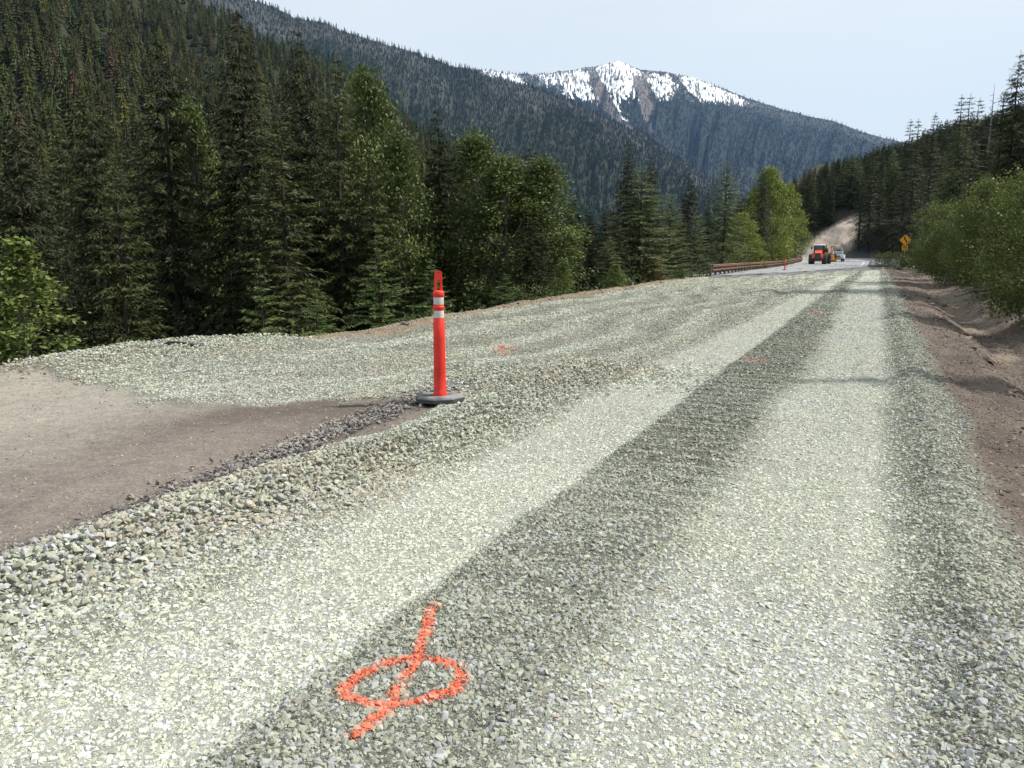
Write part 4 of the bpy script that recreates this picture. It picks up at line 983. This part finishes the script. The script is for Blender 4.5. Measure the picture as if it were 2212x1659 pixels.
add_conifer('rustyfir', seed=1400, H=4., R=1.5, levels=20, per=7, blade=.30, tone=(.14, .13, .03), tone2=(.28, .21, .06), gap=.05, droop=.25, lift=.3, power=.7, hang=.15)
for i in range(4): add_conifer('thinconifer%d' % i, seed=1500 + i, H=17., R=2.1, levels=42, per=6, blade=.42, tone=(.042, .052, .021), tone2=(.085, .095, .038), gap=.12 + .05 * i, droop=.45, power=.55, hang=.4, bare=.10)
def add_broad(key, **kw): H = kw['H']; cr, tm = broadleaf(**kw); PROTO[key] = (cr, tm, H, kw['R'])
COT = (.055, .084, .022); COT2 = (.140, .175, .050); ALD = (.055, .080, .020); ALD2 = (.150, .185, .045)
for i in range(3): add_broad('cottonwood%d' % i, seed=1600 + i, H=12., R=2.3, clusters=130, leaves=150, leaf=.155, tone=COT, tone2=COT2, crad=.62)
for i in range(2): add_broad('brightcottonwood%d' % i, seed=1650 + i, H=11., R=2.8, clusters=120, leaves=130, leaf=.19, tone=(.13, .175, .030), tone2=(.24, .28, .06), crad=.65)
for i in range(3): add_broad('alder%d' % i, seed=1700 + i, H=6., R=2.6, clusters=230, leaves=120, leaf=.12, tone=ALD, tone2=ALD2, crad=.52, shape='round', base=.05, multi=5, trunk_r=.05)
for i in range(2): add_broad('sapling%d' % i, seed=1750 + i, H=3., R=.75, clusters=110, leaves=85, leaf=.078, tone=(.09, .135, .03), tone2=(.17, .21, .06), crad=.28, shape='cone', base=.06, trunk_r=.022)
for i in range(3): add_broad('shrub%d' % i, seed=1780 + i, H=1.2, R=.8, clusters=30, leaves=45, leaf=.09, tone=(.055, .08, .025), tone2=(.11, .14, .045), crad=.28, shape='round', base=.08, multi=4, trunk_r=.012)
for i in range(3):
    tm, _ = trunk_mesh('trunk', 15., .14, 1900 + i, M_GREYBARK, bare=70, lean=.012); PROTO['snag%d' % i] = (None, tm, 15., 1.)

NAMES = dict(spruce='spruce_tree', hemlock='hemlock_tree', youngfir='young_fir_tree', bigfir='fir_tree', rustyfir='young_fir_tree', thinconifer='conifer_tree', cottonwood='cottonwood_tree', brightcottonwood='cottonwood_tree', alder='alder_bush', sapling='sapling', shrub='shrub', snag='dead_tree')
CATS = dict(alder='bush', sapling='sapling', shrub='shrub')
def plant(key, x, y, z, H, wk, label, group=None, rz=None):
    cr, tm, h0, r0 = PROTO[key]; kind = key.rstrip('0123456789'); s = H / h0
    e = empty(NAMES[kind], (x, y, z), rng.uniform(0, 6.28) if rz is None else rz); e.scale = (s * wk, s * wk, s)
    tag(e, label, CATS.get(kind, 'tree'), group)
    for nm, me in (('trunk', tm), ('crown', cr)):
        if me is None: continue
        o = bpy.data.objects.new(nm, me); COL.objects.link(o); o.parent = e
    return e
def H_SMALL(key): return key.startswith(('sapling', 'youngfir', 'rusty', 'shrub'))
def plant_px(key, X, Ytop, yd, label, wpx=None, group=None, wk=1.0, sink=.15):
    """tree whose top shows at (X, Ytop) and which stands yd metres ahead, on the terrain there"""
    if X < 1760:
        for _ in range(60):
            x, y, zt = at(X, Ytop, yd); u, v = to_uv(x, y)
            if u > 200 or float(v_edge(np.array([u]))[0]) - v > (.7 if H_SMALL(key) else 1.6): break
            yd *= 1.03
    x, y, zt = at(X, Ytop, yd); z = gz(x, y) - sink; H = max(.4, zt - z); cr, tm, h0, r0 = PROTO[key]
    if wpx: 
        width = wpx / 2.1602 / FPX * yd * 1.02; wk = width / (2 * r0 * H / h0)
    return plant(key, x, y, z, H, wk, label, group)

# the trees one can tell apart, left to right
T = plant_px
T('sapling0', 30, 520, 11.2, 'leafy green sapling with a pointed top at the left end of the gravel berm', 250)
T('spruce0', 28, 238, 23, 'dark spruce rising directly behind the leafy sapling at the berm', 330)
T('spruce1', 188, 178, 27, 'dark drooping spruce second from the berm end of the dense stand', 300)
T('spruce2', 345, 76, 29, 'broad dark spruce between the drooping spruce and the tallest spruce', 330)
T('spruce3', 510, 20, 29, 'tallest dark spruce of the near stand, rising over the valley edge', 400)
T('cottonwood0', 415, 235, 31, 'pale green leafy tree squeezed between two tall dark spruces', 170)
T('spruce1', 645, 60, 36, 'narrow pointed spruce beside the tallest spruce', 260)
T('hemlock0', 725, 115, 34, 'olive green hemlock to the right of the narrow pointed spruce', 250)
T('cottonwood1', 800, 172, 40, 'tall pale cottonwood next to the olive hemlock', 190)
T('hemlock1', 600, 250, 27, 'olive hemlock in front of the narrow pointed spruce', 330)
T('hemlock2', 240, 330, 24, 'shorter hemlock in front of the drooping spruce', 280)
T('cottonwood2', 860, 300, 36, 'rounded cottonwood behind the small fir above the red post', 180)
T('spruce2', 945, 230, 38, 'brown-green spruce standing above the red post', 200)
T('cottonwood0', 1030, 298, 38, 'leafy cottonwood just right of the brown-green spruce', 210)
T('cottonwood1', 1105, 345, 36, 'leafy cottonwood with forked dark limbs, middle of three', 220)
T('cottonwood2', 1172, 352, 37, 'outermost leafy cottonwood of the three by the dark gap', 190)
T('spruce0', 1145, 315, 48, 'spruce tip showing behind the forked cottonwood', 170)
T('youngfir0', 815, 490, 15.2, 'bright young fir at the gravel edge left of the red post', 200)
T('youngfir1', 682, 632, 13.6, 'knee-high young fir at the gravel edge left of the bright fir', 150)
T('youngfir2', 560, 560, 16, 'shaded young fir below the tallest spruce', 210)
T('youngfir1', 930, 560, 19.5, 'shaded young fir directly behind the red post', 170)
T('sapling1', 1215, 560, 25.5, 'slim bright leafed sapling at the gravel edge', 70)
T('sapling0', 1328, 572, 30, 'slim leafy sapling beside the large light fir', 60)
T('spruce3', 1358, 300, 44, 'dark spruce behind the large light fir', 120)
T('spruce1', 1408, 338, 46, 'second dark spruce peeping over the large light fir', 100)
T('bigfir0', 1385, 358, 37, 'large light green fir at the edge of the gravel lane', 215)
T('bigfir1', 1450, 418, 40, 'yellow-green fir leaning against the large light fir', 130)
T('rustyfir', 1412, 552, 35.5, 'small rust-tinged fir below the large light fir', 105)
T('youngfir0', 1475, 570, 41, 'low green fir beside the rust-tinged fir', 80)
T('spruce2', 1490, 372, 54, 'dark spruce in the gap between the firs near the guardrail', 90)
T('bigfir0', 1570, 348, 52, 'greyish fir with bare lower limbs behind the end of the guardrail', 150)
T('spruce0', 1650, 365, 78, 'dark slender conifer behind the bright cottonwoods', 60)
T('brightcottonwood0', 1668, 368, 70, 'bright green cottonwood behind the guardrail', 115)
T('brightcottonwood1', 1612, 462, 62, 'short bright cottonwood at the foot of the greyish fir', 90)
T('brightcottonwood1', 1712, 400, 82, 'bright green cottonwood nearest the orange tractor', 80)
T('hemlock1', 1722, 470, 88, 'dark green tree drooping over the guardrail next to the tractor', 60)
T('youngfir2', 1530, 560, 48, 'small dark fir by the first guardrail post', 60)
for X, Y, yd, w_ in ((1235, 430, 40, 120), (1272, 455, 44, 100), (1310, 440, 47, 110), (1335, 470, 40, 100), (1530, 440, 66, 80), (1470, 470, 52, 90)):
    T('spruce%d' % (X % 4), X, Y, yd, 'dark conifer in the shaded gap between the cottonwoods and the firs near the guardrail', w_, group='dark conifers between cottonwoods and firs')
T('bigfir1', 1318, 510, 36, 'mid-green fir at the left foot of the large light green fir', 110)
T('bigfir0', 1505, 455, 50, 'light green fir between the large light green fir and the greyish fir', 110)
T('youngfir0', 1090, 590, 21.5, 'bushy young fir below the cottonwoods at the gravel edge', 110)
T('shrub2', 1150, 620, 23.5, 'leafy shrub below the cottonwoods at the gravel edge', 80)
# the right side, near bushes first
T('alder0', 2300, 340, 17.5, 'large light green alder bush cut by the right edge of the picture', 290)
T('alder1', 2165, 395, 27, 'tall alder bush standing behind the large light green one', 165)
T('alder2', 2085, 440, 38, 'broad alder bush standing above the far end of the ditch', 150)
T('alder0', 2035, 480, 60, 'alder bush right next to the yellow sign', 95)
T('alder1', 2235, 560, 21.0, 'low leafy alder bush hanging over the bank of the ditch', 170)
T('alder2', 2010, 535, 80, 'low leafy bush just behind the sign post', 60)
T('shrub0', 1905, 548, 92, 'low dry shrub by the grey boulders', 40)
T('shrub1', 1935, 545, 90, 'grey-green shrub below the yellow sign', 46)

# ---- crowds: valley stand on the left, wood on the right hill (individual trees that nothing tells apart)
left_kinds = ['spruce0', 'spruce1', 'spruce2', 'spruce3', 'hemlock0', 'hemlock1', 'hemlock2']
n_ok = 0; tries = 0; placed = []
cap_x = np.array([-400, 0, 200, 420, 560, 700, 850, 1000, 1150, 1210, 1330, 1420, 1500, 1600, 1700]); cap_y = np.array([150, 230, 220, 200, 150, 190, 260, 330, 370, 440, 430, 420, 430, 420, 430])
while n_ok < 46 and tries < 4000:
    tries += 1
    X = rng.uniform(-260, 1480); yd = 33 + 50 * rng.random() ** 1.2
    d = ray(X, 540); x = d[0] / d[1] * yd; u, v = to_uv(x, yd); w = float(v_edge(np.array([u]))[0]) - v
    if w < 3.2: continue
    if any((x - a) ** 2 + (yd - b) ** 2 < 2.1 ** 2 for a, b in placed): continue
    Yt = float(np.interp(X, cap_x, cap_y)) + rng.uniform(5, 120) * (yd < 50) + rng.uniform(0, 60)
    k = left_kinds[rng.integers(0, len(left_kinds))]; x_, y_, zt = at(X, Yt, yd); z = gz(x_, y_) - .2; H = zt - z
    if H < 4: continue
    placed.append((x, yd)); plant(k, x_, y_, z, H, rng.uniform(.9, 1.2) * (1.25 if H < 9 else 1), 'dark conifer in the crowded stand below the left edge of the gravel', 'conifers crowded below the gravel edge'); n_ok += 1
right_kinds = ['thinconifer0', 'thinconifer1', 'hemlock0', 'hemlock1', 'hemlock2', 'hemlock0', 'spruce1', 'bigfir1']
n_ok = 0; tries = 0; placed = []
cap_x = np.array([1700, 1730, 1800, 1860, 1920, 1960, 2000, 2070, 2130, 2180, 2212, 2300]); cap_y = np.array([400, 375, 345, 335, 312, 300, 278, 235, 235, 190, 130, 60])
while n_ok < 150 and tries < 9000:
    tries += 1
    if n_ok < 55: u = rng.uniform(206, 262); v = rng.uniform(-40, 26)
    else: u = rng.uniform(30, 225); v = rng.uniform(6.5, 44)
    x, y = to_xy(u, v)
    if x / y > math.tan(R(40)) or any((x - a) ** 2 + (y - b) ** 2 < 2.6 ** 2 for a, b in placed): continue
    if float(scar_mask(np.array([u]), np.array([v]))[0]) > .1: continue
    if u < 215 and v < 7 and abs(v - (-7 + float(road_shift(min(u, 235))))) < 10: continue
    z = gz(x, y) - .2; H = rng.uniform(10, 19)
    # keep the tree line of the photograph: shorten what would stand above it
    dpx = Vector((x, y, z + H - CAMH)); zc = dpx.y * math.cos(TILT) - dpx.z * math.sin(TILT); X = (512 + FPX * dpx.x / zc) * 2.1602
    Yc = float(np.interp(X, cap_x, cap_y)) + rng.uniform(-8, 40); zmax = at(X, Yc, y)[2]
    if X < 2330 and z + H > zmax: H = zmax - z
    if H < 6: continue
    placed.append((x, y)); k = right_kinds[rng.integers(0, len(right_kinds))]
    far_ = u > 205
    plant(k, x, y, z, H, rng.uniform(1.05, 1.55), 'dark conifer in the wood closing the far end of the road' if far_ else 'dark conifer on the steep slope to the right of the road', 'conifers at the end of the road' if far_ else 'conifers on the right-hand slope'); n_ok += 1
# trees that stand out along the right-hand skyline
for key, X, Y, yd, lb in (('thinconifer3', 1968, 258, 175, 'thin bare-topped conifer on the skyline, lower of a close pair'), ('thinconifer2', 1984, 256, 172, 'thin conifer on the skyline beside its bare-topped neighbour'), ('thinconifer1', 2022, 243, 150, 'conifer with open layered top standing over the right-hand wood'),
                          ('thinconifer0', 2078, 205, 120, 'layered dark conifer left of the bare dead trunk on the skyline'), ('thinconifer2', 2098, 203, 118, 'second layered conifer next to the bare dead trunk on the skyline'),
                          ('snag0', 2145, 182, 100, 'bare dead trunk standing above the trees on the right-hand skyline'), ('thinconifer3', 2118, 212, 112, 'thin ragged conifer just left of the dead trunk'), ('spruce2', 2206, 112, 42, 'tall dark conifer at the right edge of the picture'),
                          ('thinconifer0', 1890, 308, 190, 'slender dark spire standing up from the wood past the road end')):
    T(key, X, Y, yd, lb, 150 if key == 'spruce2' else None)
plant('thinconifer0', 12.6, 9.3, gz(12.6, 9.3) - .2, 9.8, 1.0, 'slim conifer on the slope beside the camera, shading the right wheel track')
for key, X, Y, yd in (('snag1', 1835, 440, 226), ('snag2', 1800, 400, 232), ('snag0', 1995, 420, 140)): T(key, X, Y, yd, 'grey dead trunk among the dark conifers of the right-hand wood', group='grey dead trunks in the wood')

# filling woods further off: one mass each
def fill_forest(name, label, pts, hts, cols):
    P = np.array(pts); forest(name, P, np.array(hts), np.array(cols), T_MID, label, M_FAR, rng.uniform(1.1, 1.6, len(P)))
T_FILL = [conifer_mesh(seed=2000 + i, H=1.0, R=.19, levels=19, per=5, blade=.070, tone=(.75, .75, .75), tone2=(1.4, 1.4, 1.35), gap=.1, droop=.5, power=.7, hang=.4, bw=.34, spread=.4)[:2] for i in range(5)]
def line_cap(x, y, z, H, pad):
    zc = y * math.cos(TILT) - (z + H - CAMH) * math.sin(TILT); X = (512 + FPX * x / zc) * 2.1602; Yc = np.interp(X, cap_x, cap_y) + pad
    px = (X / 2.1602 - 512) / FPX; yy = -(Yc / 2.1602 - 384) / FPX; dz = (-math.sin(TILT) + yy * math.cos(TILT)) / (math.cos(TILT) + yy * math.sin(TILT))
    return np.where(X < 2330, np.minimum(H, CAMH + dz * y - z), H)
n = 2600; X = rng.uniform(-500, 1750, n); y = rng.uniform(70, 330, n); x = (X / 2.1602 - 512) / FPX * y / math.cos(TILT) * 1.0; u, v = to_uv(x, y); k = (v_edge(u) - v > 8) & (u < 200); x, y = x[k], y[k]; n = len(x)
z = height(x, y); H = rng.uniform(7, 15, n); ok = line_cap_l(x, y, z, H) if False else H
forest('valley_forest', np.column_stack([x, y, z]), H, np.array((.036, .046, .020)) * rng.uniform(.7, 1.3, (n, 1)), T_FILL, 'dark conifers filling the valley floor behind the near stand', M_FAR, rng.uniform(.9, 1.4, n))
n = 3600; near_ = rng.random(n) < .45; u = np.where(near_, rng.uniform(207, 330, n), rng.uniform(20, 330, n)); v = np.where(near_, rng.uniform(-60, 40, n), rng.uniform(7.5, 90, n)); x, y = to_xy(u, v)
k = (scar_mask(u, v) < .1) & ~((u < 222) & (v < 7)) & (x / y < math.tan(R(48))); x, y = x[k], y[k]; z = height(x, y); n = len(x); H = line_cap(x, y, z, rng.uniform(4, 11, n), rng.uniform(-4, 20, n)); k = H > 2
forest('slope_forest', np.column_stack([x, y, z])[k], H[k], np.array((.058, .068, .028)) * rng.uniform(.65, 1.4, (k.sum(), 1)), T_FILL, 'younger conifers filling the wood on the right-hand slope', M_FAR, rng.uniform(.9, 1.4, k.sum()))

# undergrowth: leafy ground cover on the banks
def undergrowth(name, label, u, v, h, r, leaf, t1, t2):
    x, y = to_xy(u, v); z = height(x, y); Bs, Cs, Ls = [], [], []
    for i in range(len(x)):
        m = int(26 * max(.5, r[i])); q = rng.normal(size=(m, 3)) * np.array([r[i] * .5, r[i] * .5, h[i] * .3]); q[:, 2] = np.abs(q[:, 2]) * 1.2
        Bs.append(q + np.array([x[i], y[i], z[i]])); mv = rng.random((m, 1)); Cs.append((np.asarray(t1) * (1 - mv) + np.asarray(t2) * mv) * rng.uniform(.7, 1.25)); Ls.append(leaf * rng.uniform(.6, 1.5, m) * (.6 + .02 * y[i]))
    B = np.vstack(Bs); n_ = len(B); D = unit(rng.normal(size=(n_, 3)) + np.array([0, 0, .6])); N = unit(np.cross(D, rng.normal(size=(n_, 3)))); l = np.concatenate(Ls)
    V, F, C = kites(B, D, N, l, l * .5, np.vstack(Cs)); tag(new_mesh(name, V, F, [M_LEAF], C), label, 'undergrowth', kind='stuff')
n = 1700; u = np.where(rng.random(n) < .7, rng.uniform(10, 200, n), rng.uniform(10, 60, n)); v = 4.3 + 8 * rng.random(n) ** 1.5 + .8 * (u < 16)
undergrowth('undergrowth', 'leafy green undergrowth on the bank above the right-hand ditch', u, v, rng.uniform(.3, 1.2, n), rng.uniform(.4, 1.2, n), .13, (.05, .075, .022), (.12, .15, .045))
n = 700; u = rng.uniform(8, 60, n); v = v_edge(u) - rng.uniform(.5, 4.5, n)
undergrowth('undergrowth', 'low green weeds and brush growing down the slope beyond the gravel edge', u, v, rng.uniform(.25, .8, n), rng.uniform(.4, 1.0, n), .12, (.045, .07, .022), (.10, .135, .042))
# ------------------------------------------------------------------ rocks and debris
M_ROCK = mat('grey_rock', (.25, .25, .255), rough=.9, noise=[(1.2, .2), (6, .2)], bump=[(5, .5, .06)])
M_BROCK = mat('dusty_brown_rock', (.20, .155, .13), rough=.95, noise=[(4, .25)], bump=[(14, .5, .02)])
def rock(name, x, y, z, size, seed, material, label, cat, group=None, squash=.7):
    V, F = stone_shape(seed, 16); o = new_mesh(name, V * np.array(size), F, [material]); 
    o.location = (x, y, z); o.rotation_euler = (0, 0, seed * 1.7); return tag(o, label, cat, group)
for X, Y, w, h, lb, sd in ((1886, 574, 15, 24, 'tall pointed grey boulder beside the end of the paved road', 3), (1904, 573, 24, 20, 'squat grey boulder in the middle of the boulder row at the road end', 5), (1926, 572, 22, 20, 'grey boulder of the roadside row closest to the yellow sign', 8)):
    x, y, z = at(X, Y - h / 2, 104); rock('boulder', x, y, gz(x, y) + .25, (w / 2.16 / FPX * 104 * .62, 1.0, h / 2.16 / FPX * 104 * .9), sd, M_ROCK, lb, 'boulder')
sd = 40
for _ in range(34):
    u = rng.uniform(3, 34); v = rng.uniform(.9, 3.4); x, y = to_xy(u, v); s_ = rng.uniform(.04, .12) * (1 + .02 * u); sd += 1
    rock('rock', x, y, gz(x, y) + s_ * .15, (s_, s_ * .9, s_ * .8), sd, M_BROCK, 'brown rock lying loose on the dirt beside the right-hand ditch', 'rock', 'loose rocks on the dirt shoulder')
for _ in range(16):
    u = rng.uniform(11, 46); v = float(v_edge(np.array([u]))[0]) + rng.uniform(-.15, .35); x, y = to_xy(u, v); s_ = rng.uniform(.06, .15); sd += 1
    rock('rock', x, y, gz(x, y) + s_ * .2, (s_, s_ * .9, s_ * .8), sd, M_BROCK, 'tan rock in the dirt rim along the valley edge of the gravel', 'rock', 'rocks along the valley edge')
# lifted slab of old asphalt on the far left
x, y = gnd(395, 762); M_OLD = mat('old_asphalt', (.055, .055, .058), rough=.95, noise=[(20, .2)])
V, F = stone_shape(77, 14); o = new_mesh('asphalt_slab', V * np.array((.34, .16, .06)), F, [M_OLD]); o.location = (x, y, gz(x, y) + .03); o.rotation_euler = (.1, .06, .1); tag(o, 'broken black asphalt slab lying on the gravel near the valley edge', 'asphalt slab')
# fallen branches at the foot of the bushes
b = MB(); x0, y0 = to_xy(31, 3.7)
for i in range(26):
    p = Vector((np.clip(rng.normal(), -1.3, 1.3) * .6, np.clip(rng.normal(), -1.3, 1.3) * .5, rng.uniform(.0, .22))); d = Vector((rng.normal(), rng.normal(), rng.normal() * .35)).normalized() * rng.uniform(.5, 1.4); b.tube(p, p + d, .03, .01, 5)
o = b.tube((-1.3, -.4, .1), (1.3, .5, .15), .05, .03, 6).tube((-.9, .7, .2), (1.0, -.6, .1), .04, .02, 6).build('brush_pile', M_GREYBARK); o.location = (x0, y0, gz(x0, y0)); tag(o, 'tangle of dead branches heaped under the bushes by the ditch', 'brush pile')

# ------------------------------------------------------------------ air
HAZE = 1
if HAZE:
    hz = MB().box((0, 4500, 620), (15000, 11000, 1300)).build('haze', None) if False else None
    me = bpy.data.meshes.new('haze'); bm = bmesh.new(); bmesh.ops.create_cube(bm, size=1.0, matrix=Matrix.Translation((0, 0, 650)) @ Matrix.Diagonal((14200, 14200, 1350, 1))); bm.to_mesh(me); bm.free()
    ho = bpy.data.objects.new('haze', me); COL.objects.link(ho); tag(ho, 'thin blue mountain air', 'haze', kind='stuff')
    m = bpy.data.materials.new('air'); m.use_nodes = True; nt = m.node_tree; nt.nodes.clear(); out = nt.nodes.new('ShaderNodeOutputMaterial'); pv = nt.nodes.new('ShaderNodeVolumePrincipled')
    pv.inputs['Color'].default_value = (.30, .55, 1.0, 1); pv.inputs['Density'].default_value = 3.4e-5; pv.inputs['Anisotropy'].default_value = 0.1
    nt.links.new(pv.outputs[0], out.inputs['Volume']); me.materials.append(m)
